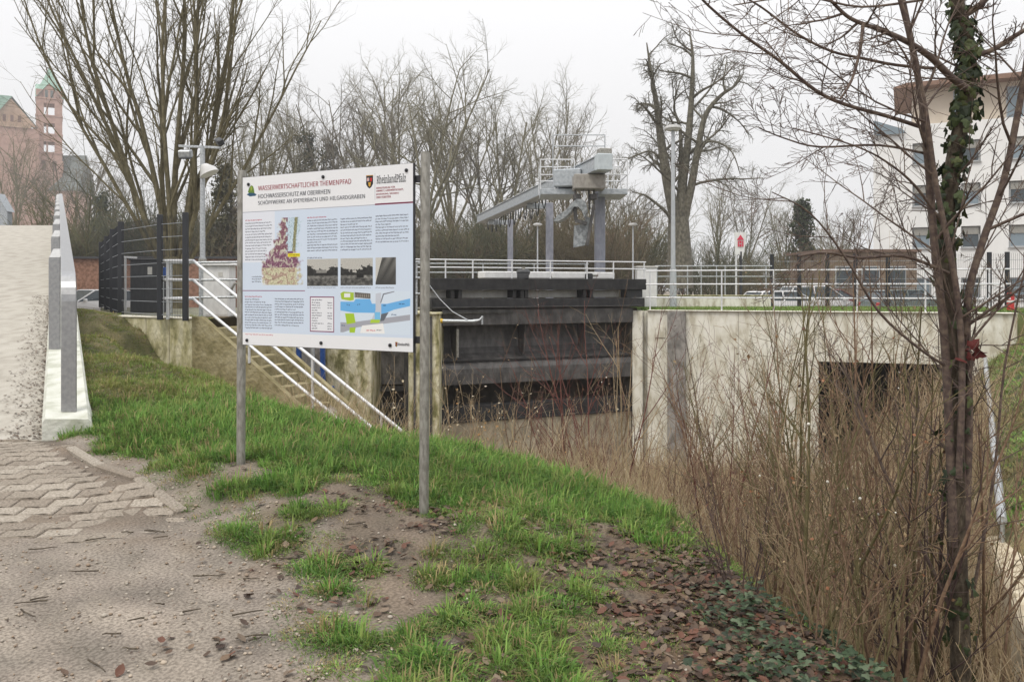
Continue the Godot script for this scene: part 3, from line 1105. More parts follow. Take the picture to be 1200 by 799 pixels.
func make_stairs() -> void:
	var a := Vector2(-6.05, 15.38)
	var b := Vector2(-1.7, 14.1)
	var ln := a.distance_to(b)
	var drop := 3.5
	var t := thing("stairs", "mossy concrete stairs descending from the platform to the channel", "stairs", V(a.x, -2.7, a.y), "", along(a, b))
	var n := 19
	for k in n:
		var g := Geo.new()
		var y := 2.7 + 0.93 - drop * (k + 1) / n
		g.box(Vector3(ln * (k + 0.5) / n, y - 0.6, -0.75), Vector3(ln / n - 0.002, 1.2, 1.2), Basis(), 0.012)
		part(t, "step", g, mats.stair_concrete)
	for z in [-0.02, -1.48]:
		var sg := Geo.new()
		sg.slab([Vector2(-0.05, 3.68), Vector2(0.16, 3.68), Vector2(ln, 0.33), Vector2(ln, -1.2), Vector2(-0.05, 2.0)], Vector3(0, 0, z), Vector3.RIGHT, Vector3.UP, Vector3(0, 0, -0.13))
		part(t, "side_wall", sg, mats.stair_concrete)
	# railing of the stairs, three rails
	var r := thing("stair_railing", "white galvanised three-bar railing running down the concrete stairs", "railing", V(a.x, 0.93, a.y))
	var A := [P(226, 305.5, 15.4), P(226, 328, 15.4), P(226, 350, 15.4)]
	var B := [P(486, 517.6, 14.1), P(462, 523, 14.2), P(436, 524, 14.3)]
	for k in 3:
		var g := Geo.new()
		g.tube([P(190, 305.5 + k * 22.2, 15.75), A[k], B[k]], [0.03, 0.03, 0.03], 10, true)
		wpart(r, "rail", g, mats.white_rail)
	for q in [[196, 15.68], [219, 15.47]]:
		var g := Geo.new()
		g.rod(P(q[0], 305.5, q[1]), V(px_x(q[0], q[1]), 0.92, q[1]), 0.03)
		wpart(r, "post", g, mats.white_rail)
	for tt in [0.27, 0.56, 0.86]:
		var top: Vector3 = A[0].lerp(B[0], tt)
		var g := Geo.new()
		g.rod(top, top - Vector3(0, 1.05, 0), 0.025)
		wpart(r, "post", g, mats.white_rail)
	# second railing along the far side of the stair head
	var r2 := thing("platform_railing", "grey three-bar railing in front of the white cabinet", "railing", V(-6.4, 0.92, 17.0))
	for k in 3:
		var g := Geo.new()
		g.tube([P(200, 308 + k * 20.5, 17.2), P(281, 307 + k * 20.5, 17.0), P(500, 307 + k * 18.5, 19.1)], [0.025, 0.025, 0.025], 8, true)
		wpart(r2, "rail", g, mats.galvanised)
	for q in [[200, 17.2], [234, 17.1], [281, 17.0], [350, 17.6], [420, 18.3], [488, 19.0]]:
		var g := Geo.new()
		g.rod(P(q[0], 307, q[1]), V(px_x(q[0], q[1]), 0.9 if q[1] < 17.15 else 0.9, q[1]), 0.025)
		wpart(r2, "post", g, mats.galvanised)
	# blue screen frame below the platform
	var f := thing("screen_guide", "blue painted steel guide frame standing against the mossy wall", "screen guide", V(-4.7, -1.2, 18.4))
	for x in [350.0, 378.0]:
		var g := Geo.new()
		g.box(V(px_x(x, 18.4), -0.1, 18.4), Vector3(0.10, 1.9, 0.12), Basis(), 0.008)
		wpart(f, "upright", g, mats.blue_paint)
	var gp := Geo.new()
	gp.rod(V(px_x(366, 18.3), -1.0, 18.3), V(px_x(366, 18.3), 0.8, 18.3), 0.05, 10)
	wpart(f, "lift_pipe", gp, mats.galvanised)
	for x in [350.0, 383.0]:
		var g := Geo.new()
		g.box(V(px_x(x, 18.35), -0.83, 18.35), Vector3(0.3, 0.26, 0.2), Basis(), 0.02)
		wpart(f, "foot_bracket", g, mats.blue_paint)
	var gw := Geo.new()
	gw.box(V(px_x(364, 18.6), -0.2, 18.65), Vector3(0.45, 2.2, 0.06))
	wpart(f, "screen_plate", gw, mats.concrete_grey)
	var f2 := thing("blue_bracket", "short blue steel bracket beside the stair railing", "bracket", V(-5.9, -0.2, 18.4))
	var g7 := Geo.new()
	g7.box(V(px_x(296, 18.3), 0.02, 18.3), Vector3(0.5, 0.3, 0.2), Basis(), 0.02)
	wpart(f2, "beam", g7, mats.blue_paint)
	var g8 := Geo.new()
	g8.rod(V(px_x(294, 18.1), 0.0, 18.1), V(px_x(294, 18.1), -0.35, 18.1), 0.03)
	g8.tube([V(px_x(294, 18.1), -0.33, 18.1), V(px_x(294, 18.1), -0.38, 18.1)], [0.04, 0.1], 10, true)
	wpart(f2, "leg", g8, mats.white_rail)

# ---------------------------------------------------------------- things on the platform

func mesh_panel(t: Node3D, a: Vector3, b: Vector3, h: float, step: float, hgap: float) -> void:
	var vw := Geo.new()
	var n := int(Vector2(a.x - b.x, a.z - b.z).length() / step)
	for k in range(1, n):
		var p := a.lerp(b, float(k) / n)
		vw.tube([p + Vector3(0, 0.03, 0), p + Vector3(0, h, 0)], [0.004, 0.004], 3)
	wpart(t, "upright_wires", vw, mats.black_wire).set_meta("kind", "stuff")
	var y := 0.08
	var hw := Geo.new()
	while y < h:
		hw.tube([a + Vector3(0, y, 0), b + Vector3(0, y, 0)], [0.006, 0.006], 4)
		y += hgap
	wpart(t, "cross_wires", hw, mats.fence_wire).set_meta("kind", "stuff")

func fence(called: String, label: String, pts: Array, y: float, h: float, pw: float, hgap := 0.25, group := "") -> void:
	var first: Array = pts[0]
	var t := thing(called, label, "fence", V(px_x(first[0], first[1]), y, first[1]), group)
	for k in pts.size():
		var q: Array = pts[k]
		var x := px_x(q[0], q[1])
		var g := Geo.new()
		g.box(V(x, y + h * 0.5 + 0.01, q[1]), Vector3(pw, h + 0.06, pw), Basis(), 0.006)
		wpart(t, "post", g, mats.black_wire)
		if k:
			var r: Array = pts[k - 1]
			mesh_panel(t, V(px_x(r[0], r[1]), y, r[1]), V(x, y, q[1]), h, 0.05 if k < 3 or y < 0.92 else 0.035, hgap)

func lamp_post(at: Vector3, h: float, label: String, r := 0.05) -> void:
	var t := thing("street_lamp", label, "street lamp", at, "")
	var g := Geo.new()
	g.tube([Vector3.ZERO, Vector3(0, h * 0.22, 0), Vector3(0, h * 0.225, 0), Vector3(0, h, 0)], [r * 1.5, r * 1.4, r, r * 0.75], 10, true)
	part(t, "pole", g, mats.lamp_grey)
	var hd := Geo.new()
	hd.tube([Vector3(0, h + 0.12, 0), Vector3(0, h + 0.1, 0), Vector3(0, h + 0.02, 0), Vector3(0, h, 0)], [0.1, 0.2, 0.28, 0.25], 16, true)
	part(t, "lamp_head", hd, mats.white_paint)
	var df := Geo.new()
	df.tube([Vector3(0, h - 0.002, 0), Vector3(0, h - 0.05, 0)], [0.2, 0.17], 14, true)
	part(t, "diffuser", df, mats.off_white)

func make_platform_things() -> void:
	fence("mesh_fence", "tall black wire mesh fence curving round the platform edge", [[217, 15.25], [187, 15.7], [141, 17.4], [131, 19.6], [124, 22.4], [117.5, 25.2]], 0.93, 1.98, 0.09)
	# mast with floodlight, camera and lamp
	var d := 18.2
	var bx := px_x(237, d)
	var m := thing("service_mast", "grey service mast with floodlight, camera and white lamp hood", "mast", V(bx, 0.9, d))
	var g := Geo.new()
	g.tube([V(bx, 0.9, d), V(bx, 2.2, d), V(bx, 2.21, d), P(237, 171, d)], [0.075, 0.075, 0.06, 0.05], 12, true)
	wpart(m, "pole", g, mats.galvanised)
	g = Geo.new()
	g.bar(P(209, 171, d), P(258, 173, d), 0.05, 0.05, 0.005)
	wpart(m, "crossarm", g, mats.galvanised)
	g = Geo.new()
	g.box(P(217, 180, d), Vector3(0.28, 0.17, 0.16), Basis(Vector3.RIGHT, 0.35), 0.02)
	var fl := wpart(m, "floodlight", g, mats.galvanised)
	g = Geo.new()
	g.box(P(217, 185, d - 0.07), Vector3(0.24, 0.03, 0.13), Basis(Vector3.RIGHT, 0.35))
	g.shift(-m.position)
	part(fl, "lens", g, mats.anthracite)
	g = Geo.new()
	g.box(P(257, 166, d), Vector3(0.14, 0.14, 0.3), Basis.from_euler(Vector3(0.3, 0.6, 0.5)), 0.02)
	wpart(m, "camera_housing", g, mats.anthracite)
	g = Geo.new()
	var hc := P(238, 204, d - 0.1)
	g.tube([hc + Vector3(-0.04, 0.2, 0), hc + Vector3(0.0, 0.17, 0), hc + Vector3(0.1, 0.06, 0), hc + Vector3(0.13, 0, 0)], [0.03, 0.1, 0.2, 0.22], 14, true)
	wpart(m, "lamp_hood", g, mats.white_paint)
	for q in [305.0, 350.0]:
		g = Geo.new()
		g.tube([P(237, q, d) - Vector3(0, 0.03, 0), P(237, q, d) + Vector3(0, 0.03, 0)], [0.09, 0.09], 12, true)
		wpart(m, "clamp", g, mats.galvanised_dull)
	# white cabinet
	d = 17.7
	var cx := px_x(257, d)
	var c := thing("white_cabinet", "white control cabinet with a shallow pitched roof beside the mast", "cabinet", V(cx, 0.9, d))
	g = Geo.new()
	g.box(V(cx, 1.46, d), Vector3(0.56, 1.1, 0.42), Basis(), 0.01)
	wpart(c, "body", g, mats.white_paint)
	g = Geo.new()
	g.slab([Vector2(-0.36, 0), Vector2(0.36, 0), Vector2(0.36, 0.03), Vector2(0.14, 0.09), Vector2(-0.14, 0.09), Vector2(-0.36, 0.03)], V(cx, 2.012, d - 0.28), Vector3.RIGHT, Vector3.UP, Vector3(0, 0, -0.56))
	wpart(c, "roof", g, mats.white_paint)
	g = Geo.new()
	g.box(V(cx, 0.95, d), Vector3(0.5, 0.1, 0.38))
	wpart(c, "plinth", g, mats.concrete_grey)
	g = Geo.new()
	g.box(V(cx, 1.46, d - 0.214), Vector3(0.5, 1.02, 0.012), Basis(), 0.004)
	var dr := wpart(c, "door", g, mats.white_paint)
	g = Geo.new()
	g.box(V(cx + 0.1, 1.82, d - 0.226), Vector3(0.09, 0.09, 0.01))
	g.shift(-c.position)
	part(dr, "label_plate", g, mats.off_white)
	g = Geo.new()
	g.tube([V(cx + 0.3, 1.3, d - 0.1), V(cx + 0.3, 1.5, d - 0.1), V(cx + 0.36, 1.62, d - 0.1), V(cx + 0.46, 1.62, d - 0.1)], [0.025, 0.025, 0.025, 0.025], 8)
	wpart(c, "vent_pipe", g, mats.galvanised_dull)
	# dark cabinet
	d = 20.5
	cx = px_x(174, d)
	c = thing("dark_cabinet", "dark grey switch cabinet standing behind the mesh fence", "cabinet", V(cx, 0.9, d))
	g = Geo.new()
	g.box(V(cx, 1.56, d), Vector3(0.72, 1.3, 0.5), Basis(), 0.015)
	wpart(c, "body", g, mats.anthracite)
	g = Geo.new()
	g.box(V(cx, 2.23, d), Vector3(0.78, 0.04, 0.56), Basis(), 0.01)
	wpart(c, "lid", g, mats.anthracite)
	g = Geo.new()
	g.box(V(cx + 0.14, 1.95, d - 0.256), Vector3(0.11, 0.19, 0.008))
	wpart(c, "notice", g, mats.off_white)
	g = Geo.new()
	g.box(V(cx, 1.56, d - 0.254), Vector3(0.012, 1.2, 0.01))
	wpart(c, "door_seam", g, mats.black_plastic)
	var bl := thing("blue_notice", "small blue notice plate on a thin stake", "sign", V(px_x(191, 19.5), 0.9, 19.5))
	g = Geo.new()
	g.box(P(191, 318, 19.5), Vector3(0.12, 0.2, 0.012), Basis(), 0.003)
	wpart(bl, "plate", g, mats.blue_paint)
	g = Geo.new()
	g.rod(V(px_x(191, 19.52), 0.9, 19.52), P(191, 312, 19.52), 0.012)
	wpart(bl, "stake", g, mats.galvanised)
	var wp := thing("marker_pole", "thin white pole with short arm behind the fence", "pole", V(px_x(146.5, 22), 0.9, 22))
	g = Geo.new()
	g.rod(V(px_x(146.5, 22), 0.9, 22), P(146.5, 301, 22), 0.03)
	wpart(wp, "pole", g, mats.white_rail)
	g = Geo.new()
	g.bar(P(143, 301, 22), P(160, 302, 22), 0.05, 0.05, 0.005)
	wpart(wp, "arm", g, mats.white_rail)
	lamp_post(V(px_x(789, 24.3), 0.9, 24.3), P(786, 151, 24.3).y - 0.9, "tall grey street lamp in front of the forked plane tree", 0.07)
	lamp_post(V(px_x(630, 46), -0.05, 46), 5.1, "small grey street lamp between two crane posts", 0.05)
	lamp_post(V(px_x(742, 46), -0.05, 46), 5.1, "small grey street lamp beside the plane tree", 0.05)
	# flag sign with a red arrow and building symbol
	d = 25.0
	var s := thing("flag_sign", "white flag sign with a red arrow and red building symbol", "sign", V(px_x(867, d), 0.9, d))
	g = Geo.new()
	var top := 1.55 + (336 - 272) / F * d
	var x0 := px_x(861, d)
	g.slab([Vector2(0, 0), Vector2(0.36, 0), Vector2(0.34, -0.4), Vector2(0.24, -0.85), Vector2(0.15, -0.68), Vector2(0.02, -0.7)], V(x0, top, d), Vector3.RIGHT, Vector3.UP, Vector3(0, 0, -0.02))
	var bd := wpart(s, "board", g, mats.white_paint)
	for q in [[Vector2(0.18, -0.08), Vector2(0.29, -0.24), Vector2(0.07, -0.24)], [Vector2(0.1, -0.27), Vector2(0.13, -0.27), Vector2(0.13, -0.45), Vector2(0.1, -0.45)], [Vector2(0.15, -0.27), Vector2(0.21, -0.27), Vector2(0.21, -0.34), Vector2(0.15, -0.34)], [Vector2(0.15, -0.37), Vector2(0.21, -0.37), Vector2(0.21, -0.45), Vector2(0.15, -0.45)], [Vector2(0.23, -0.27), Vector2(0.27, -0.27), Vector2(0.27, -0.45), Vector2(0.23, -0.45)]]:
		g = Geo.new()
		g.slab(q, V(x0, top, d - 0.016), Vector3.RIGHT, Vector3.UP, Vector3(0, 0, 0.012))
		g.shift(-s.position)
		part(bd, "red_symbol", g, mats.pink_red)
	g = Geo.new()
	g.rod(V(px_x(863, d + .03), 0.9, d + .03), V(px_x(863, d + .03), top + 0.02, d + .03), 0.03)
	wpart(s, "pole", g, mats.white_rail)
	g = Geo.new()
	g.rod(V(px_x(868.5, d + .03), 0.9, d + .03), V(px_x(868.5, d + .03), top - 0.6, d + .03), 0.045)
	wpart(s, "dark_pole", g, mats.anthracite)
	# low concrete block and white box behind the wall
	var lb := thing("low_wall", "low pale concrete wall standing on the grass strip", "wall", V(px_x(835, 24.6), 0.9, 24.6))
	g = Geo.new()
	g.box(V(px_x(835, 24.6), 1.08, 24.6), Vector3(3.5, 0.38, 0.3), Basis(Vector3.UP, 0.02), 0.015)
	wpart(lb, "wall", g, mats.concrete)
	g = Geo.new()
	g.box(V(px_x(835, 24.6), 1.285, 24.6), Vector3(3.56, 0.03, 0.36), Basis(Vector3.UP, 0.02), 0.008)
	wpart(lb, "coping", g, mats.concrete_mossy)
	var wb := thing("white_box", "white metal box at the end of the gate deck", "box", V(3.7, 0.9, 22.9))
	g = Geo.new()
	g.box(V(px_x(757, 22.9), 1.54, 22.9), Vector3(0.55, 1.1, 0.4), Basis(), 0.01)
	wpart(wb, "body", g, mats.white_paint)
	g = Geo.new()
	g.box(V(px_x(757, 22.9), 2.11, 22.9), Vector3(0.62, 0.04, 0.48), Basis(), 0.01)
	wpart(wb, "lid", g, mats.off_white)
	var hy := thing("red_hydrant", "red hydrant post with a white band on the grass", "hydrant", V(px_x(1185, 21), 0.9, 21))
	var hx := px_x(1185, 21)
	g = Geo.new()
	g.tube([V(hx, 0.9, 21), V(hx, 1.36, 21), V(hx, 1.4, 21), V(hx, 1.42, 21)], [0.09, 0.09, 0.07, 0.02], 12, true)
	wpart(hy, "body", g, mats.red_paint)
	g = Geo.new()
	g.tube([V(hx, 1.15, 21), V(hx, 1.2, 21)], [0.093, 0.093], 12, true)
	wpart(hy, "band", g, mats.white_paint)
	# right-hand fences
	fence("mesh_fence", "black wire mesh fence along the car park behind the wall", [[905, 25.0], [937, 24.9], [970, 24.8], [1003, 24.7], [1041, 24.4], [1110, 24.0], [1160, 23.6], [1181, 23.4], [1230, 23.0]], 0.9, 1.62, 0.1, 0.27)

# ---------------------------------------------------------------- rake crane on its monorail

func make_crane() -> void:
	var near := P(706, 191, 21.6)
	var far := P(563, 252, 39.5)
	far.y = near.y
	var dir := (far - near).normalized()
	var side_v := dir.cross(Vector3.UP).normalized()
	var t := thing("rake_crane", "grey monorail rake crane on tall posts with hanging grab", "crane", V(2.5, 0.9, 23.0))
	var g := Geo.new()
	g.bar(near, far, 0.36, 0.32, 0.02)
	wpart(t, "monorail_beam", g, mats.grey_paint)
	g = Geo.new()
	g.bar(near - Vector3(0, 0.19, 0), far - Vector3(0, 0.19, 0), 0.46, 0.04, 0.005)
	g.bar(near + Vector3(0, 0.17, 0), far + Vector3(0, 0.17, 0), 0.42, 0.03, 0.005)
	wpart(t, "beam_flange", g, mats.grey_paint)
	g = Geo.new()
	g.box(near + dir * -0.1, Vector3(0.42, 0.44, 0.3), Basis(side_v, Vector3.UP, -dir), 0.02)
	var cap := wpart(t, "end_box", g, mats.pale_grey)
	g = Geo.new()
	g.box(near + Vector3(0.05, 0.3, 0), Vector3(0.34, 0.16, 0.3), Basis(side_v, Vector3.UP, -dir), 0.02)
	g.shift(-t.position)
	part(cap, "top_cover", g, mats.galvanised_dull)
	# posts
	for q in [[703.0, 23.6, 0.29], [644.0, 30.0, 0.27], [598.0, 37.5, 0.26]]:
		var x := px_x(q[0], q[1])
		var ptop := near.lerp(far, (q[1] - 21.6) / (39.5 - 21.6))
		var pg := Geo.new()
		pg.box(V(x, (ptop.y - 0.2) * 0.5, q[1]), Vector3(q[2], ptop.y - 0.2, q[2]), Basis(), 0.015)
		var po := wpart(t, "post", pg, mats.lilac_paint)
		var cg := Geo.new()
		cg.bar(V(x, ptop.y - 0.32, q[1]), ptop + Vector3(0, -0.32, 0), 0.2, 0.2, 0.01)
		cg.shift(-t.position)
		part(po, "bracket_arm", cg, mats.grey_paint)
		if q[0] > 700:
			var yg := Geo.new()
			yg.box(V(x, 1.72, q[1] - q[2] * 0.5 - 0.004), Vector3(0.12, 0.18, 0.006))
			yg.shift(-t.position)
			part(po, "warning_plate", yg, mats.yellow)
	# festoon cables
	for k in 12:
		var a := near.lerp(far, 0.36 + k * 0.052) + side_v * 0.2 + Vector3(0, -0.2, 0)
		var b := a + dir * 0.55
		var drop := 0.35 + 0.25 * absf(sin(k * 2.3))
		var cg := Geo.new()
		var pts := []
		var rr := []
		for j in 7:
			var u := j / 6.0
			pts.append(a.lerp(b, u) + Vector3(0, -drop * 4.0 * u * (1 - u), 0))
			rr.append(0.022)
		cg.tube(pts, rr, 5)
		wpart(t, "cable_loop", cg, mats.black_plastic)
	for k in 7:
		var a := near.lerp(far, 0.35 + k * 0.1) + Vector3(0, 0.24, 0)
		var cg := Geo.new()
		cg.box(a, Vector3(0.16, 0.14, 0.3), Basis(side_v, Vector3.UP, -dir), 0.02)
		wpart(t, "cable_carrier", cg, mats.galvanised_dull)
	# trolley with service platforms
	var tc := P(690, 214, 22.4)
	g = Geo.new()
	g.box(tc, Vector3(0.86, 0.4, 0.7), Basis(), 0.02)
	wpart(t, "trolley", g, mats.trolley)
	g = Geo.new()
	g.box(P(668, 210, 23.2), Vector3(0.8, 0.5, 0.8), Basis(Vector3.UP, -0.3), 0.03)
	wpart(t, "drive_housing", g, mats.grey_paint)
	for q in [[633.0, 672.0, 224.0, 23.4], [702.0, 733.0, 224.0, 23.2]]:
		var p0 := P(q[0], q[2], q[3])
		var p1 := P(q[1], q[2], q[3])
		var pg := Geo.new()
		pg.box((p0 + p1) * 0.5 + Vector3(0, -0.06, -0.3), Vector3(p1.x - p0.x, 0.16, 1.5), Basis(), 0.01)
		var fo := wpart(t, "service_platform", pg, mats.grey_paint)
		for y in [0.42, 0.85]:
			var rg := Geo.new()
			for zz in [0.4, -1.0]:
				rg.rod(Vector3(p0.x, p0.y + y, p0.z + zz), Vector3(p1.x, p0.y + y, p0.z + zz), 0.018, 6)
			var ox: float = p0.x if q[0] < 650 else p1.x
			rg.rod(Vector3(ox, p0.y + y, p0.z + 0.4), Vector3(ox, p0.y + y, p0.z - 1.0), 0.018, 6)
			rg.shift(-t.position)
			part(fo, "guard_rail", rg, mats.white_rail)
		for xx in [p0.x, (p0.x + p1.x) * 0.5, p1.x]:
			var rg := Geo.new()
			for zz in [0.4, -1.0]:
				rg.rod(Vector3(xx, p0.y, p0.z + zz), Vector3(xx, p0.y + 0.87, p0.z + zz), 0.018, 6)
			rg.shift(-t.position)
			part(fo, "guard_post", rg, mats.white_rail)
	# upper guard frame
	g = Geo.new()
	for y in [158.0, 171.0]:
		g.rod(P(648, y, 23.3), P(709, y, 23.3), 0.018, 6)
	for x in [648.0, 709.0]:
		g.rod(P(x, 158, 23.3), P(x, 205, 23.3), 0.018, 6)
	wpart(t, "upper_guard", g, mats.galvanised)
	# hanging gear and grab
	g = Geo.new()
	for x in [674.0, 684.0, 690.0, 696.0]:
		g.rod(P(x, 222, 22.4), P(x + 1.0, 246, 22.4), 0.03, 6)
	g.box(P(676, 231, 22.5), Vector3(0.2, 0.16, 0.3), Basis(), 0.02)
	g.box(P(695, 231, 22.5), Vector3(0.2, 0.16, 0.3), Basis(), 0.02)
	wpart(t, "hoist_gear", g, mats.dark_steel)
	# left shell: a curved plate swung out
	g = Geo.new()
	var sh := []
	for q in [[648, 259], [653, 253], [662, 247], [669, 239], [675, 234], [681, 234], [686, 238], [688, 247], [684, 255], [681, 247], [677, 243], [672, 243], [668, 249], [661, 256], [653, 260]]:
		var wp := P(q[0], q[1], 22.3)
		sh.append(Vector2(wp.x, wp.y))
	g.slab(sh, V(0, 0, 22.1), Vector3.RIGHT, Vector3.UP, Vector3(0.08, 0, -0.75))
	wpart(t, "grab_shell", g, mats.grab_steel)
	g = Geo.new()
	g.slab([Vector2(0, 0), Vector2(0.32, 0.06), Vector2(0.52, 0.8), Vector2(0.36, 0.86), Vector2(0.28, 0.66), Vector2(0.02, 0.6)], P(672, 290, 22.3), Vector3.RIGHT, Vector3.UP, Vector3(0, 0, -0.06))
	wpart(t, "grab_shell", g, mats.grab_steel)
	g = Geo.new()
	g.bar(P(688, 288, 22.25), P(696, 240, 22.25), 0.06, 0.08, 0.01)
	g.bar(P(673, 236, 22.2), P(675, 258, 22.2), 0.08, 0.1, 0.01)
	g.bar(P(674, 258, 22.2), P(688, 262, 22.2), 0.08, 0.1, 0.01)
	wpart(t, "grab_frame", g, mats.dark_steel)
	g = Geo.new()
	g.rod(P(685, 224, 22.2), P(684, 250, 22.2), 0.035, 8)
	wpart(t, "hydraulic_ram", g, mats.white_rail)

# ---------------------------------------------------------------- railings on the deck and the wall

func railing(label: String, pts: Array, levels: Array, base: Array, posts: Array, r: float, m: Material) -> void:
	# pts: [px, d] along the railing; levels: world heights; base: world height of the feet at either end; posts: px of each post
	var first: Array = pts[0]
	var t := thing("platform_railing", label, "railing", V(px_x(first[0], first[1]), base[0], first[1]))
	for y in levels:
		var line := []
		var rr := []
		for q in pts:
			line.append(V(px_x(q[0], q[1]), y, q[1]))
			rr.append(r)
		var g := Geo.new()
		g.tube(line, rr, 8, true)
		wpart(t, "rail", g, m)
	for x in posts:
		var k := 0
		while k < pts.size() - 2 and x > pts[k + 1][0]:
			k += 1
		var a := V(px_x(pts[k][0], pts[k][1]), 0, pts[k][1])
		var b := V(px_x(pts[k + 1][0], pts[k + 1][1]), 0, pts[k + 1][1])
		# where the line a-b crosses the direction of x
		var s: float = (x - 600.0) / F
		var u := clampf((s * -a.z - a.x) / ((b.x - a.x) - s * (-(b.z) + a.z)), 0, 1)
		var p := a.lerp(b, u)
		var g := Geo.new()
		g.rod(Vector3(p.x, base[0], p.z), Vector3(p.x, levels[0], p.z), r * 1.1)
		wpart(t, "post", g, m)

func make_railings() -> void:
	railing("galvanised railing along the top of the pale sluice wall", [[757, 21.98], [1100, 19.95], [1185, 19.55]], [1.98, 1.62, 1.26], [0.91, 0.91], [762, 846, 907, 1005, 1085, 1160], 0.019, mats.white_rail)
	railing("galvanised railing on top of the dark gate deck", [[487, 19.75], [600, 20.7], [757, 22.1]], [2.22, 2.03], [1.74, 1.74], [522, 554, 600, 645, 688, 719, 755], 0.018, mats.white_rail)
	railing("galvanised railing standing on the low concrete wall", [[768, 24.6], [840, 24.55], [905, 24.6]], [2.18, 1.86], [1.3, 1.3], [770, 806, 822, 840, 850, 898], 0.017, mats.galvanised)
	railing("galvanised railing behind the drive motor at rear of deck", [[487, 22.6], [690, 23.2]], [2.2, 1.95], [0.9, 0.9], [500, 566, 626, 686], 0.016, mats.galvanised)

# ---------------------------------------------------------------- buildings far behind

func roof_prism(g: Geo, c: Vector3, w: float, h: float, dp: float, along_x: bool) -> void:
	# c is the middle of the eaves plane
	if along_x:
		g.slab([Vector2(-dp * .5, 0), Vector2(dp * .5, 0), Vector2(0, h)], c - Vector3(w * .5, 0, 0), Vector3(0, 0, 1), Vector3.UP, Vector3(w, 0, 0))
	else:
		g.slab([Vector2(-w * .5, 0), Vector2(w * .5, 0), Vector2(0, h)], c + Vector3(0, 0, dp * .5), Vector3.RIGHT, Vector3.UP, Vector3(0, 0, -dp))

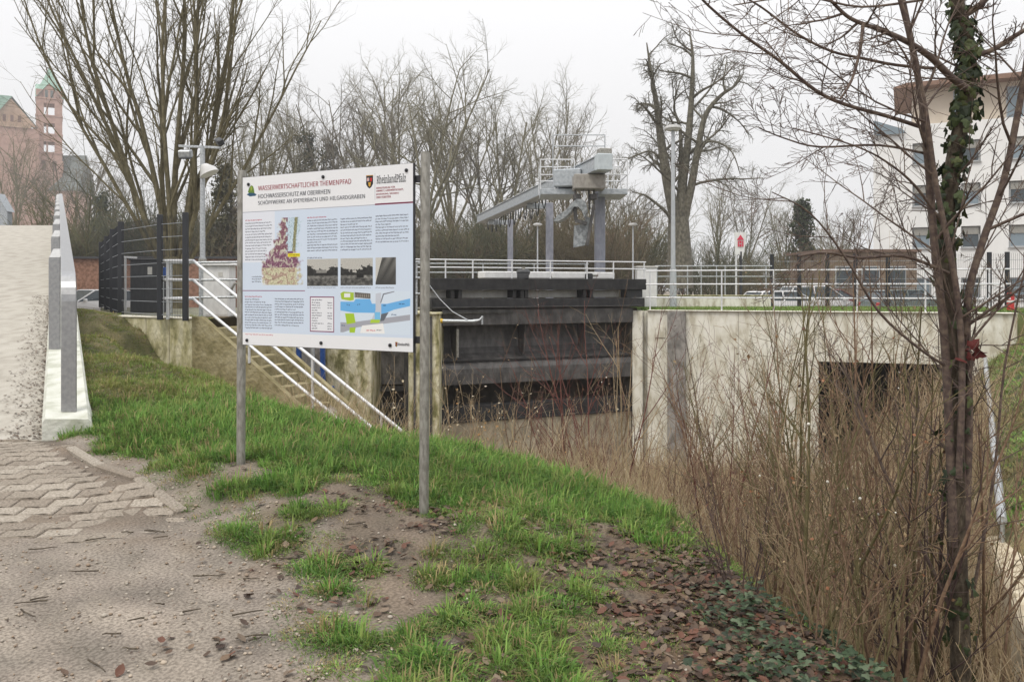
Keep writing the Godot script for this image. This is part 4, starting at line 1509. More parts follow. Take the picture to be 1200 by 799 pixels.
func make_far_buildings() -> void:
	# cathedral tower of red sandstone with a green copper helm
	var d := 260.0
	var c := V(px_x(57, d), 0, d)
	var t := thing("church_tower", "tall red sandstone church tower with green copper spire", "church tower", c, "", 0.518)
	var w := 7.3
	var Yp := func(py: float) -> float: return EYE - (py - HORIZON) / F * d
	# storeys: solid bands with window storeys of four corner piers and a mullion between
	var levels := [[336.0, 202.0, 0], [202.0, 190.0, 1], [190.0, 180.0, 0], [180.0, 168.0, 2], [168.0, 158.5, 0], [158.5, 146.5, 2], [146.5, 137.0, 0], [137.0, 123.5, 2], [123.5, 117.0, 0], [117.0, 108.0, 3]]
	for q in levels:
		var y0: float = Yp.call(q[0]) if q[0] < 336 else 0.0
		var y1: float = Yp.call(q[1])
		var g := Geo.new()
		if q[2] == 0:
			g.box(Vector3(0, (y0 + y1) * .5, 0), Vector3(w, y1 - y0, w))
			g.box(Vector3(0, y1 - 0.25, 0), Vector3(w + 0.35, 0.4, w + 0.35))
			part(t, "storey", g, mats.sandstone)
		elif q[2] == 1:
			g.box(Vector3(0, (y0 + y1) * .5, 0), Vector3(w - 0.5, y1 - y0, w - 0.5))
			part(t, "storey", g, mats.sandstone_dark)  # shade behind the arcade is painted into this core
			g = Geo.new()
			for x in [-3.0, 0.0, 3.0]:
				g.box(Vector3(x, (y0 + y1) * .5, w * .5 - 0.25), Vector3(1.9, y1 - y0, 0.5))
			g.box(Vector3(-w * .5 + .25, (y0 + y1) * .5, 0), Vector3(0.5, y1 - y0, w - 1))
			g.box(Vector3(w * .5 - .25, (y0 + y1) * .5, 0), Vector3(0.5, y1 - y0, w - 1))
			part(t, "arcade", g, mats.sandstone)
		else:
			var pw := (w - 3.0) * 0.5
			for sx in [-1.0, 1.0]:
				for sz in [-1.0, 1.0]:
					g = Geo.new()
					g.box(Vector3(sx * (w - pw) * .5, (y0 + y1) * .5, sz * (w - 1.1) * .5), Vector3(pw, y1 - y0, 1.1))
					part(t, "window_pier", g, mats.sandstone)
			for sz in [-1.0, 1.0]:
				g = Geo.new()
				g.box(Vector3(-0.55, (y0 + y1) * .5, sz * (w - 1.0) * .5), Vector3(0.5, y1 - y0, 0.5))
				part(t, "mullion", g, mats.sandstone)
	# gables and helm
	var ye: float = Yp.call(117.0)
	var yg: float = Yp.call(101.0)
	var yt: float = Yp.call(79.0)
	var ym: float = Yp.call(87.0)
	var h := w * .5
	for k in 4:
		var b := Basis(Vector3.UP, PI * .5 * k)
		var g := Geo.new()
		g.poly([b * Vector3(-h, ye, h), b * Vector3(h, ye, h), b * Vector3(0, yg, h)], b * Vector3(0, 0, 1))
		# the belfry bays get their shade from dark boxes set on the gable below
		part(t, "gable", g, mats.sandstone)
		g = Geo.new()
		var y1h: float = Yp.call(101.0)
		var y2h: float = Yp.call(91.0)
		var r1 := h * .66
		var r2 := h * .34
		g.poly([b * Vector3(-h - 0.2, ye - 0.3, h + 0.2), b * Vector3(0, yg + 0.3, h + 0.15), b * Vector3(-r1 * .3, y1h + 0.2, r1), b * Vector3(-r1, y1h, r1)], b * Vector3(-.5, 1, 1))
		g.poly([b * Vector3(h + 0.2, ye - 0.3, h + 0.2), b * Vector3(0, yg + 0.3, h + 0.15), b * Vector3(r1 * .3, y1h + 0.2, r1), b * Vector3(r1, y1h, r1)], b * Vector3(.5, 1, 1))
		g.poly([b * Vector3(0, yg + 0.3, h + 0.15), b * Vector3(-r1 * .3, y1h + 0.2, r1), b * Vector3(r1 * .3, y1h + 0.2, r1)], b * Vector3(0, 1, 1))
		g.poly([b * Vector3(-r1, y1h, r1), b * Vector3(r1, y1h, r1), b * Vector3(r2, y2h, r2), b * Vector3(-r2, y2h, r2)], b * Vector3(0, .6, 1))
		g.poly([b * Vector3(-r2, y2h, r2), b * Vector3(r2, y2h, r2), b * Vector3(0, yt, 0)], b * Vector3(0, .4, 1))
		part(t, "helm_panel", g, mats.copper)
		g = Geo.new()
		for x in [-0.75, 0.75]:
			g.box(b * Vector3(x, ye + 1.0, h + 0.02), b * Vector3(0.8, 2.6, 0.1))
		part(t, "belfry_window", g, mats.slate)  # dark slate colour stands in for shade inside the window recesses
	var fg := Geo.new()
	fg.rod(Vector3(0, yt - 0.5, 0), Vector3(0, yt + 3.2, 0), 0.16, 6)
	fg.rod(Vector3(-0.7, yt + 2.4, 0), Vector3(0.7, yt + 2.4, 0), 0.13, 6)
	part(t, "finial", fg, mats.slate)
	# the church body left of it
	var d2 := 255.0
	var Y2 := func(py: float) -> float: return EYE - (py - HORIZON) / F * d2
	var cb := V(px_x(2, d2), 0, d2)
	var n := thing("church_transept", "red sandstone church transept with a green copper roof beside the tower", "church", cb, "", 0.52)
	var g := Geo.new()
	g.box(Vector3(-1.2, Y2.call(152.0) * .5, 0), Vector3(22.6, Y2.call(152.0), 14))
	part(n, "wall", g, mats.sandstone)
	g = Geo.new()
	g.box(Vector3(-2.5, Y2.call(152.0) + 0.5, 0), Vector3(20.8, 1.2, 14.8))
	part(n, "cornice", g, mats.sandstone_pale)
	g = Geo.new()
	var ye2: float = Y2.call(150.0)
	var rh: float = Y2.call(119.0) - ye2
	g.slab([Vector2(-6.5, 0), Vector2(9.4, 0), Vector2(2.6, rh)], Vector3(0, ye2, 6.5), Vector3.RIGHT, Vector3.UP, Vector3(0, 0, -1.0))
	part(n, "gable", g, mats.sandstone_pale)
	g = Geo.new()
	g.poly([Vector3(2.9, ye2 + rh + 0.6, 7.2), Vector3(-7.5, ye2 - 0.3, 7.2), Vector3(-7.5, ye2 - 0.3, -7), Vector3(2.9, ye2 + rh + 0.6, -7)], Vector3(-1, 1, 0))
	g.poly([Vector3(-1.2, ye2 + rh + 0.6, 7.3), Vector3(2.9, ye2 + rh + 0.6, 7.3), Vector3(-3.6, ye2 - 0.3, 7.5), Vector3(-12, ye2 - 0.3, 7.5)], Vector3(0, 0.6, 1))
	g.poly([Vector3(2.9, ye2 + rh + 0.6, 6.4), Vector3(9.9, ye2 - 0.3, 6.4), Vector3(9.9, ye2 - 0.3, -7), Vector3(2.9, ye2 + rh + 0.6, -7)], Vector3(1, 1, 0))
	part(n, "roof", g, mats.copper)
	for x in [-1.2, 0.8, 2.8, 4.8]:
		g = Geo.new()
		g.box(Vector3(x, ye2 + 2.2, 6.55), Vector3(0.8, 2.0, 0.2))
		part(n, "gable_window", g, mats.sandstone_dark)  # dark boxes: the recess shade of the windows is in their colour
	var ap := thing("church_annex", "lower church annex with a dark slate roof beside the tower", "church", V(px_x(83, 262), 0, 262))
	g = Geo.new()
	g.box(Vector3(0, 16, 0), Vector3(8.0, 32, 10))
	part(ap, "wall", g, mats.sandstone)
	g = Geo.new()
	roof_prism(g, Vector3(0.3, 32, 0), 9.4, 12.0, 11, true)
	part(ap, "roof", g, mats.slate)
	# low brick building behind the fence
	var b1 := thing("brick_building", "long low red-brown brick building behind the dark cabinet", "building", V(px_x(160, 58), -0.05, 58))
	g = Geo.new()
	g.box(Vector3(0, 1.75, 0), Vector3(16, 3.5, 6))
	part(b1, "wall", g, mats.brick_far)
	g = Geo.new()
	g.box(Vector3(0, 3.58, 0), Vector3(16.4, 0.16, 6.4))
	part(b1, "roof", g, mats.anthracite)
	# brown building behind the car park
	d = 52.0
	var b2 := thing("brown_building", "low brown rendered building behind the parked cars", "building", V(px_x(978, d), -0.05, d))
	g = Geo.new()
	g.box(Vector3(1.0, 1.85, 0), Vector3(5.6, 3.7, 6))
	part(b2, "wall", g, mats.brown_render)
	g = Geo.new()
	g.box(Vector3(1.0, 3.78, 0), Vector3(6.0, 0.16, 6.4))
	part(b2, "roof", g, mats.roof_tile)
	for x in [-0.6, 1.0, 2.6]:
		g = Geo.new()
		g.box(Vector3(x, 2.2, 3.0), Vector3(1.1, 1.3, 0.12), Basis(), 0.02)
		var wi := part(b2, "window", g, mats.window_frame)
		g = Geo.new()
		g.box(Vector3(x, 2.2, 3.07), Vector3(0.95, 1.15, 0.02))
		part(wi, "pane", g, mats.glass)
	# small grey roof beyond the crest of the bridge
	var b3 := thing("grey_shed", "pale grey shed roof showing beyond the bridge crest", "shed", V(px_x(-12, 62), 3.0, 62))
	g = Geo.new()
	g.slab([Vector2(-4, 0), Vector2(1.3, 0), Vector2(1.3, 4.3), Vector2(0.55, 5.6), Vector2(-4, 5.6)], Vector3.ZERO, Vector3.RIGHT, Vector3.UP, Vector3(0, 0, -0.6))
	part(b3, "wall", g, mats.grey_paint)
	g = Geo.new()
	g.poly([Vector3(1.4, 4.3, 0.2), Vector3(0.6, 5.7, 0.2), Vector3(0.6, 5.7, -0.8), Vector3(1.4, 4.3, -0.8)], Vector3(1, 1, 0))
	g.poly([Vector3(0.6, 5.7, 0.2), Vector3(-4, 5.7, 0.2), Vector3(-4, 5.7, -0.8), Vector3(0.6, 5.7, -0.8)], Vector3(0, 1, 0))
	part(b3, "roof", g, mats.grey_paint)
	white_building()

func white_building() -> void:
	var d := 60.0
	var x0 := px_x(1024, d)
	var t := thing("apartment_block", "white rendered apartment block with beige top floor and brown eaves", "building", V(x0, -0.05, d), "", -0.45)
	var top: float = EYE - (150.0 - HORIZON) / F * d + 0.05
	var wd := 16.0
	var dp := 10.0
	var wins := []
	# columns of windows, local x from the left edge
	for col in [[2.6, 1.2], [5.7, 1.2], [8.6, 1.4], [11.0, 0.9], [13.6, 1.2]]:
		for row in 4:
			wins.append([col[0], 1.3 + row * 3.05 - (0.6 if row == 0 else 0.0), col[1], 1.55])
	var g := Geo.new()
	# the facade as strips round the openings, so that the windows sit back in the wall
	var xs := [0.0]
	for col in [[2.6, 1.2], [5.7, 1.2], [8.6, 1.4], [11.0, 0.9], [13.6, 1.2]]:
		xs.append(col[0])
		xs.append(col[0] + col[1])
	xs.append(wd)
	for k in range(0, xs.size() - 1):
		if k % 2 == 0:
			g.box(Vector3((xs[k] + xs[k + 1]) * .5, top * .5, -0.15), Vector3(xs[k + 1] - xs[k], top, 0.3))
		else:
			var y := 0.0
			for row in 5:
				var y1: float = 1.3 + row * 3.05 - (0.6 if row == 0 else 0.0) if row < 4 else top
				g.box(Vector3((xs[k] + xs[k + 1]) * .5, (y + y1) * .5, -0.15), Vector3(xs[k + 1] - xs[k], y1 - y, 0.3))
				y = y1 + 1.55
	g.box(Vector3(wd * .5, top * .5, -0.3 - dp * .5), Vector3(wd, top, dp - 0.7))
	part(t, "wall", g, mats.white_wall)
	for w in wins:
		g = Geo.new()
		for e in [[w[0] + 0.04, w[1], 0.08, w[3]], [w[0] + w[2] - 0.12, w[1], 0.08, w[3]]]:
			g.box(Vector3(e[0] + 0.04, e[1] + w[3] * .5, -0.2), Vector3(0.08, e[3], 0.08))
		g.box(Vector3(w[0] + w[2] * .5, w[1] + 0.05, -0.2), Vector3(w[2] - 0.1, 0.08, 0.08))
		g.box(Vector3(w[0] + w[2] * .5, w[1] + w[3] - 0.05, -0.2), Vector3(w[2] - 0.1, 0.08, 0.08))
		var wi := part(t, "window", g, mats.window_frame)
		g = Geo.new()
		g.box(Vector3(w[0] + w[2] * .5, w[1] + w[3] * .5, -0.235), Vector3(w[2] - 0.02, w[3], 0.02))
		part(wi, "pane", g, mats.glass_light if int(w[1] * 7 + w[0]) % 2 else mats.glass)
		g = Geo.new()
		g.box(Vector3(w[0] + w[2] * .5, w[1] - 0.03, 0.06), Vector3(w[2] + 0.1, 0.05, 0.16))
		part(wi, "sill", g, mats.window_frame)
		if int(w[0] * 3 + w[1]) % 3 == 0:
			g = Geo.new()
			g.box(Vector3(w[0] + w[2] * .5, w[1] + w[3] - 0.3, -0.18), Vector3(w[2] - 0.05, 0.55, 0.04))
			part(wi, "shutter", g, mats.galvanised_dull)
	# set-back beige top floor with brown eaves
	var th := 2.75
	g = Geo.new()
	g.box(Vector3(2.6 + (wd - 2.6) * .5, top + th * .5, -1.2 - 4.0), Vector3(wd - 2.6, th, 8.0))
	part(t, "top_floor", g, mats.beige_wall)
	for x in [5.3, 8.6, 12.0]:
		g = Geo.new()
		g.box(Vector3(x + 0.5, top + 1.25, -1.16), Vector3(1.1, 2.3, 0.1))
		var wi := part(t, "window", g, mats.window_frame)
		g = Geo.new()
		g.box(Vector3(x + 0.5, top + 1.25, -1.1), Vector3(0.95, 2.15, 0.02))
		part(wi, "pane", g, mats.glass_light)
	g = Geo.new()
	g.slab([Vector2(1.35, 0.0), Vector2(wd + 1, 0.0), Vector2(wd + 1, 0.34), Vector2(2.2, 0.34), Vector2(1.35, 0.1)], Vector3(0, top + th, 0.1), Vector3.RIGHT, Vector3.UP, Vector3(0, 0, -10))
	part(t, "roof", g, mats.eaves)
	g = Geo.new()
	g.rod(Vector3(10.25, 0, 0.1), Vector3(10.25, top, 0.1), 0.06, 8)
	part(t, "downpipe", g, mats.galvanised)
	# balcony screen on the left edge
	g = Geo.new()
	g.slab([Vector2(0.05, 0), Vector2(2.2, 0), Vector2(1.9, 0.35), Vector2(0.05, 1.1)], Vector3(0, top - 0.6, 0.3), Vector3.RIGHT, Vector3.UP, Vector3(0, 0, -0.1))
	part(t, "balcony_screen", g, mats.glass_light)

# ---------------------------------------------------------------- parked cars

func car(at: Vector3, turn: float, paint: Material, label: String, tall := 0.0) -> void:
	var t := thing("parked_car", label, "car", at, "cars parked behind the platform", turn)
	# side profile swept across: x forward
	var body := [[-2.1, 0.35], [-2.15, 0.7], [-2.05, 0.95], [-1.0, 1.0], [0.7, 0.98], [1.7, 0.85], [2.1, 0.7], [2.15, 0.4], [2.0, 0.28], [-2.0, 0.28]]
	var cab := [[-2.0, 0.94], [-1.55, 1.42 + tall], [0.1, 1.46 + tall], [1.05, 0.96]]
	var hw := [0.78, 0.87, 0.86, 0.84, 0.84, 0.82, 0.78, 0.8, 0.72, 0.72]
	var g := Geo.new()
	loft(g, body, hw)
	part(t, "body", g, paint)
	g = Geo.new()
	loft(g, cab, [0.76, 0.6, 0.6, 0.74])
	part(t, "windows", g, mats.glass)
	g = Geo.new()
	loft(g, [[-1.62, 1.41 + tall], [-1.5, 1.45 + tall], [0.05, 1.485 + tall], [0.16, 1.44 + tall]], [0.62, 0.58, 0.58, 0.62])
	part(t, "roof", g, paint)
	for s in [-1.0, 1.0]:
		for q in [[-1.98, 0.94, -1.56, 1.43], [1.03, 0.96, 0.1, 1.46], [-0.6, 0.96, -0.6, 1.45]]:
			g = Geo.new()
			g.bar(Vector3(q[0], q[1], s * 0.765), Vector3(q[2], q[3] + tall, s * 0.61), 0.07, 0.03)
			part(t, "pillar", g, paint)
		for x in [-1.35, 1.35]:
			g = Geo.new()
			g.tube([Vector3(x, 0.31, s * 0.66), Vector3(x, 0.31, s * 0.86)], [0.31, 0.31], 16, true)
			var wh := part(t, "wheel", g, mats.tyre)
			g = Geo.new()
			g.tube([Vector3(x, 0.31, s * 0.855), Vector3(x, 0.31, s * 0.875)], [0.2, 0.18], 12, true)
			part(wh, "rim", g, mats.chrome)
		g = Geo.new()
		g.box(Vector3(2.06, 0.68, s * 0.6), Vector3(0.16, 0.14, 0.34), Basis(), 0.04)
		part(t, "headlight", g, mats.headlight)
		g = Geo.new()
		g.box(Vector3(-2.1, 0.78, s * 0.68), Vector3(0.1, 0.24, 0.2), Basis(), 0.03)
		part(t, "tail_light", g, mats.red_paint)
		g = Geo.new()
		g.box(Vector3(0.75, 1.02, s * 0.92), Vector3(0.12, 0.13, 0.18), Basis(), 0.03)
		part(t, "mirror", g, paint)

func loft(g: Geo, prof: Array, hw: Array) -> void:
	var n := prof.size()
	var cx := 0.0
	var cy := 0.0
	for p in prof:
		cx += p[0] / n
		cy += p[1] / n
	for k in n:
		var k2 := (k + 1) % n
		var a := Vector3(prof[k][0], prof[k][1], hw[k])
		var b := Vector3(prof[k2][0], prof[k2][1], hw[k2])
		var ma := a * Vector3(1, 1, -1)
		var mb := b * Vector3(1, 1, -1)
		g.poly([a, b, mb, ma], Vector3((a.x + b.x) * .5 - cx, ((a.y + b.y) * .5 - cy) * 2.0, 0))
		g.poly([Vector3(cx, cy, (hw[k] + hw[k2]) * .5), a, b], Vector3(0, 0, 1))
		g.poly([Vector3(cx, cy, -(hw[k] + hw[k2]) * .5), ma, mb], Vector3(0, 0, -1))

func make_cars() -> void:
	car(V(px_x(104, 36), -0.05, 36), -2.1, mats.car_white, "white car parked behind the grass beside the bridge ramp")
	car(V(px_x(921, 36), -0.05, 36), 0.3, mats.car_white, "white car parked behind the black mesh fence", -0.05)
	car(V(px_x(966, 38), -0.05, 38.5), 0.1, mats.car_white, "tall white van with red tail light behind the fence", 0.18)
	car(V(px_x(1010, 37), -0.05, 40.5), 0.25, mats.car_red, "dark red car parked beside the white van")
	car(V(px_x(1040, 39), -0.05, 36.8), 0.2, mats.car_green, "dark green car parked before the apartment block")

# ---------------------------------------------------------------- trees

var tips := []

func rv() -> Vector3:
	return Vector3(rng.randf_range(-1, 1), rng.randf_range(-1, 1), rng.randf_range(-1, 1))

# one level of branching: number, where along the parent they start, angle, length ratio, radius ratio, segments, wiggle, pull upwards, radius at the tip, sides
func lv(n: int, t0: float, ang: float, ln: float, rr: float, seg: int, wig: float, up: float, tip := 0.25, sides := 3) -> Dictionary:
	return {"n": n, "t0": t0, "ang": ang, "len": ln, "rr": rr, "seg": seg, "wig": wig, "up": up, "tip": tip, "sides": sides}

func grow(g: Geo, p: Vector3, dir: Vector3, ln: float, r: float, lvl: int, prm: Array) -> void:
	var q: Dictionary = prm[lvl]
	var seg: int = q.seg
	var pts := [p]
	var rads := [r]
	for k in seg:
		dir = (dir + rv() * q.wig + Vector3(0, q.up, 0)).normalized()
		p += dir * (ln / seg)
		pts.append(p)
		rads.append(maxf(0.0012, r * lerpf(1.0, q.tip, float(k + 1) / seg)))
	g.tube(pts, rads, q.sides)
	if lvl == prm.size() - 1:
		if rng.randf() < 0.04:
			tips.append(p)
	else:
		sprout(g, pts, rads, ln, lvl, prm)

func sprout(g: Geo, pts: Array, rads: Array, ln: float, lvl: int, prm: Array) -> void:
	if lvl + 1 >= prm.size():
		return
	var c: Dictionary = prm[lvl + 1]
	var n: int = c.n
	var m := pts.size() - 1
	for k in n:
		var t := lerpf(c.t0, 0.99, (k + rng.randf()) / n)
		var ix := mini(int(t * m), m - 1)
		var f := t * m - ix
		var p: Vector3 = pts[ix].lerp(pts[ix + 1], f)
		var rad := lerpf(rads[ix], rads[ix + 1], f)
		var dir: Vector3 = (pts[ix + 1] - pts[ix]).normalized()
		var perp := dir.cross(rv())
		if perp.length() < 0.05:
			continue
		perp = perp.normalized()
		var a: float = c.ang * rng.randf_range(0.65, 1.35)
		var cl: float = ln * c.len * lerpf(1.15, 0.6, t) * rng.randf_range(0.65, 1.25)
		grow(g, p, dir * cos(a) + perp * sin(a), cl, minf(rad * 0.8, rads[0] * c.rr * rng.randf_range(0.8, 1.2)), lvl + 1, prm)

func make_background_trees() -> void:
	# five kinds of bare crown, about 18 m high
	var kinds := []
	for k in 6:
		var t := thing("bare_tree", "x", "tree")
		var trunk := Geo.new()
		var crown := Geo.new()
		var fork := rng.randf_range(4.0, 6.5)
		var lean := Vector3(rng.randf_range(-.3, .3), 0, rng.randf_range(-.3, .3))
		trunk.tube([Vector3.ZERO, lean + Vector3(0, fork * .5, 0), lean * 1.6 + Vector3(0, fork, 0)], [0.36, 0.28, 0.24], 8)
		var wide: float = [0.55, 0.75, 0.45, 0.95, 0.6, 0.5][k]
		var prm := [lv(1, 0, 0, 1, 1, 5, 0.11, 0.07, 0.3, 5), lv(7, 0.25, wide, 0.5, 0.5, 5, 0.16, 0.06, 0.3, 4), lv(6, 0.2, 0.75, 0.48, 0.45, 4, 0.2, 0.05, 0.4, 3), lv(8, 0.12, 0.75, 0.5, 0.6, 3, 0.22, 0.03, 0.5, 3)]
		var stems: int = [5, 6, 4, 7, 5, 6][k]
		for s in stems:
			var a := TAU * (s + rng.randf() * 0.6) / stems
			var out := rng.randf_range(0.25, 1.0) * wide
			var dir := Vector3(cos(a) * out, 1.0, sin(a) * out).normalized()
			grow(crown, lean * 1.6 + Vector3(0, fork - 0.2, 0), dir, rng.randf_range(9.0, 12.5), 0.135, 0, prm)
		part(t, "trunk", trunk, mats.bark_grey if k % 2 else mats.bark_green)
		part(t, "crown", crown, [mats.bark_green, mats.bark_grey, mats.bark_green, mats.bark_green, mats.bark_grey, mats.bark_green][k])
		kinds.append(t)
	var row := [[18, 175, 130, 0], [88, 165, 105, 1], [128, 205, 85, 4], [285, 150, 92, 5], [318, 140, 85, 0], [352, 138, 96, 2], [388, 120, 90, 1], [428, 112, 98, 4], [462, 104, 104, 0], [497, 88, 86, 3], [536, 122, 98, 5], [566, 134, 90, 1], [598, 140, 84, 0], [632, 128, 104, 2], [664, 150, 96, 4], [692, 190, 88, 5], [735, 215, 100, 1], [842, 225, 96, 0], [876, 218, 88, 4], [915, 240, 80, 5], [985, 238, 94, 1]]
	var groups := ["bare grey-green tree in the row of woodland behind the sluice", "bare tree standing beyond the car park right of the plane tree", "bare tree among the woodland behind the bridge and church"]
	var said := ["bare tree standing before the red church transept", "bare tree beside the church annex beyond the bridge", "low bare tree behind the curved mesh fence", "bare tree between the service mast and the information board", "bare tree rising behind the far post of the board", "bare tree beside the dark ivy-clad tree", "bare tree behind the smaller ivy-clad tree", "tall bare tree above the middle of the board", "tallest slim bare tree above the board's coat of arms", "broad bare tree with spreading crown above the board's near post", "bare tree beside the broad spreading one, above the gate", "bare tree above the far end of the crane beam", "bare tree behind the far crane post", "bare tree above the crane's middle post", "bare tree behind the crane trolley", "low bare tree behind the hanging grab", "bare tree between the crane and the plane tree", "bare tree behind the flag sign with red arrow", "bare tree between the flag sign and the ivy-clad trunk", "bare tree before the ivy-clad trunk beyond the fence", "bare tree beside the white apartment block"]
	for k in row.size():
		var q: Array = row[k]
		var o: Node3D = kinds[q[3]]
		var d: float = q[2]
		var h: float = EYE + (HORIZON - q[1]) / F * d
		var native := 17.0
		var g := 0 if q[0] > 250 and q[0] < 760 else 1 if q[0] > 760 else 2
		var at := V(px_x(q[0], d), -0.06, d)
		if o.get_meta("label") == "x":
			o.position = at
			o.scale = Vector3.ONE * (h / native)
			tag(o, said[k], "tree", groups[g].replace("tree", "trees"))
		else:
			copy(o, at, rng.randf() * TAU, h / native, said[k], groups[g].replace("tree", "trees"))
	# undergrowth along the foot of the wood
	var ug := Geo.new()
	var prm2 := [lv(1, 0, 0, 1, 1, 4, 0.2, 0.1, 0.3, 3), lv(7, 0.15, 0.6, 0.5, 0.5, 3, 0.2, 0.05, 0.4, 3), lv(6, 0.1, 0.8, 0.5, 0.6, 2, 0.2, 0.0, 0.5, 3)]
	for k in 16:
		var a := rng.randf() * TAU
		grow(ug, Vector3(cos(a), 0, sin(a)) * rng.randf(), Vector3(cos(a) * .5, 1, sin(a) * .5).normalized(), rng.randf_range(3.0, 6.0), 0.06, 0, prm2)
	var places := []
	var tints := []
	for k in 210:
		var d := rng.randf_range(62, 84)
		var px := rng.randf_range(20, 770) if k < 175 else rng.randf_range(800, 1020)
		var s := rng.randf_range(0.8, 1.7) * (1.0 if px < 770 else 0.7)
		places.append(Transform3D(Basis(Vector3.UP, rng.randf() * TAU).scaled(Vector3(s, s * rng.randf_range(.8, 1.2), s)), V(px_x(px, d), -0.1, d)))
		tints.append([L(.12, .115, .055), L(.15, .125, .07), L(.17, .12, .075), L(.10, .105, .06)][rng.randi() % 4] * rng.randf_range(0.8, 1.25))
	var u := scatter(self, "undergrowth", ug.mesh(mats.dry), places, tints)
	tag(u, "tangled olive brown undergrowth along the foot of the bare wood", "undergrowth")
	# evergreen, ivy-clad trees standing in the wood
	for q in [[358, 92, 152, 240, L(.045, .055, .028), "dark ivy-clad tree rising in the wood above the board"], [385, 96, 165, 250, L(.055, .06, .03), "smaller ivy-clad tree beside the dark one in the wood"], [118, 78, 228, 300, L(.07, .085, .055), "grey green conifer behind the curved mesh fence"], [941, 70, 236, 330, L(.04, .055, .02), "ivy-clad trunk beyond the car park fence"], [262, 62, 190, 310, L(.075, .07, .03), "tall olive brown hedge tree behind the service mast"]]:
		leafy_tree(q[0], q[1], q[2], q[4], q[5])

func leaf_mesh(w: float, h: float, bend := 0.25) -> ArrayMesh:
	var g := Geo.new()
	var a := Vector3.ZERO
	var l := Vector3(-w, h * 0.45, bend * h * .2)
	var r := Vector3(w, h * 0.45, bend * h * .2)
	var m := Vector3(0, h * 0.5, 0)
	var t := Vector3(0, h, bend * h)
	g.poly([a, l, m], Vector3(0, 0, 1))
	g.poly([a, m, r], Vector3(0, 0, 1))
	g.poly([l, t, m], Vector3(0, 0, 1))
	g.poly([m, t, r], Vector3(0, 0, 1))
	return g.mesh(mats.leaf)

func leafy_tree(px: float, d: float, top: float, tint: Color, label: String) -> void:
	var h := EYE + (HORIZON - top) / F * d
	var t := thing("evergreen_tree", label, "tree", V(px_x(px, d), -0.06, d))
	var g := Geo.new()
	grow(g, Vector3.ZERO, Vector3.UP, h * 0.97, 0.28, 0, [lv(1, 0, 0, 1, 1, 7, 0.06, 0.1, 0.15, 7), lv(22, 0.12, 1.0, 0.22, 0.35, 4, 0.2, 0.12, 0.3, 3), lv(4, 0.3, 0.7, 0.5, 0.5, 2, 0.2, 0.0, 0.4, 3)])
	part(t, "trunk", g, mats.bark_grey)
	var places := []
	var tints := []
	for k in 150:  # clumps
		var y := rng.randf_range(0.15, 1.0)
		var rad := h * 0.15 * (1.15 - y * 0.85) * (0.7 + 0.6 * noise.get_noise_2d(y * 7.0, px))
		var a := rng.randf() * TAU
		var c := Vector3(cos(a), 0, sin(a)) * rad * sqrt(rng.randf()) * 1.3 + Vector3(0, y * h, 0)
		var cs := rng.randf_range(0.25, 0.6)
		for j in 26:
			var b := Basis.from_euler(Vector3(rng.randf() * TAU, rng.randf() * TAU, 0)).scaled(Vector3.ONE * rng.randf_range(0.8, 1.5))
			places.append(Transform3D(b, c + rv() * cs))
			tints.append(tint * rng.randf_range(0.6, 1.5))
	scatter(t, "crown", leaf_mesh(0.09, 0.22), places, tints)

func poly_limb(g: Geo, px: Array, d0: float, d1: float, r0: float, r1: float, sides: int) -> Array:
	# a limb through picture points, its depth running from d0 to d1; returns points and radii, smoothed
	var raw := []
	for k in px.size():
		raw.append(P(px[k][0], px[k][1], lerpf(d0, d1, float(k) / (px.size() - 1))))
	var pts := []
	for k in raw.size() - 1:
		var a: Vector3 = raw[maxi(k - 1, 0)]
		var b: Vector3 = raw[k]
		var c: Vector3 = raw[k + 1]
		var e: Vector3 = raw[mini(k + 2, raw.size() - 1)]
		for j in 4:
			pts.append(b.cubic_interpolate(c, a, e, j / 4.0))
	pts.append(raw[-1])
	var rads := []
	for k in pts.size():
		rads.append(lerpf(r0, r1, float(k) / (pts.size() - 1)))
	g.tube(pts, rads, sides)
	return [pts, rads]

func polylen(pts: Array) -> float:
	var l := 0.0
	for k in pts.size() - 1:
		l += pts[k].distance_to(pts[k + 1])
	return l

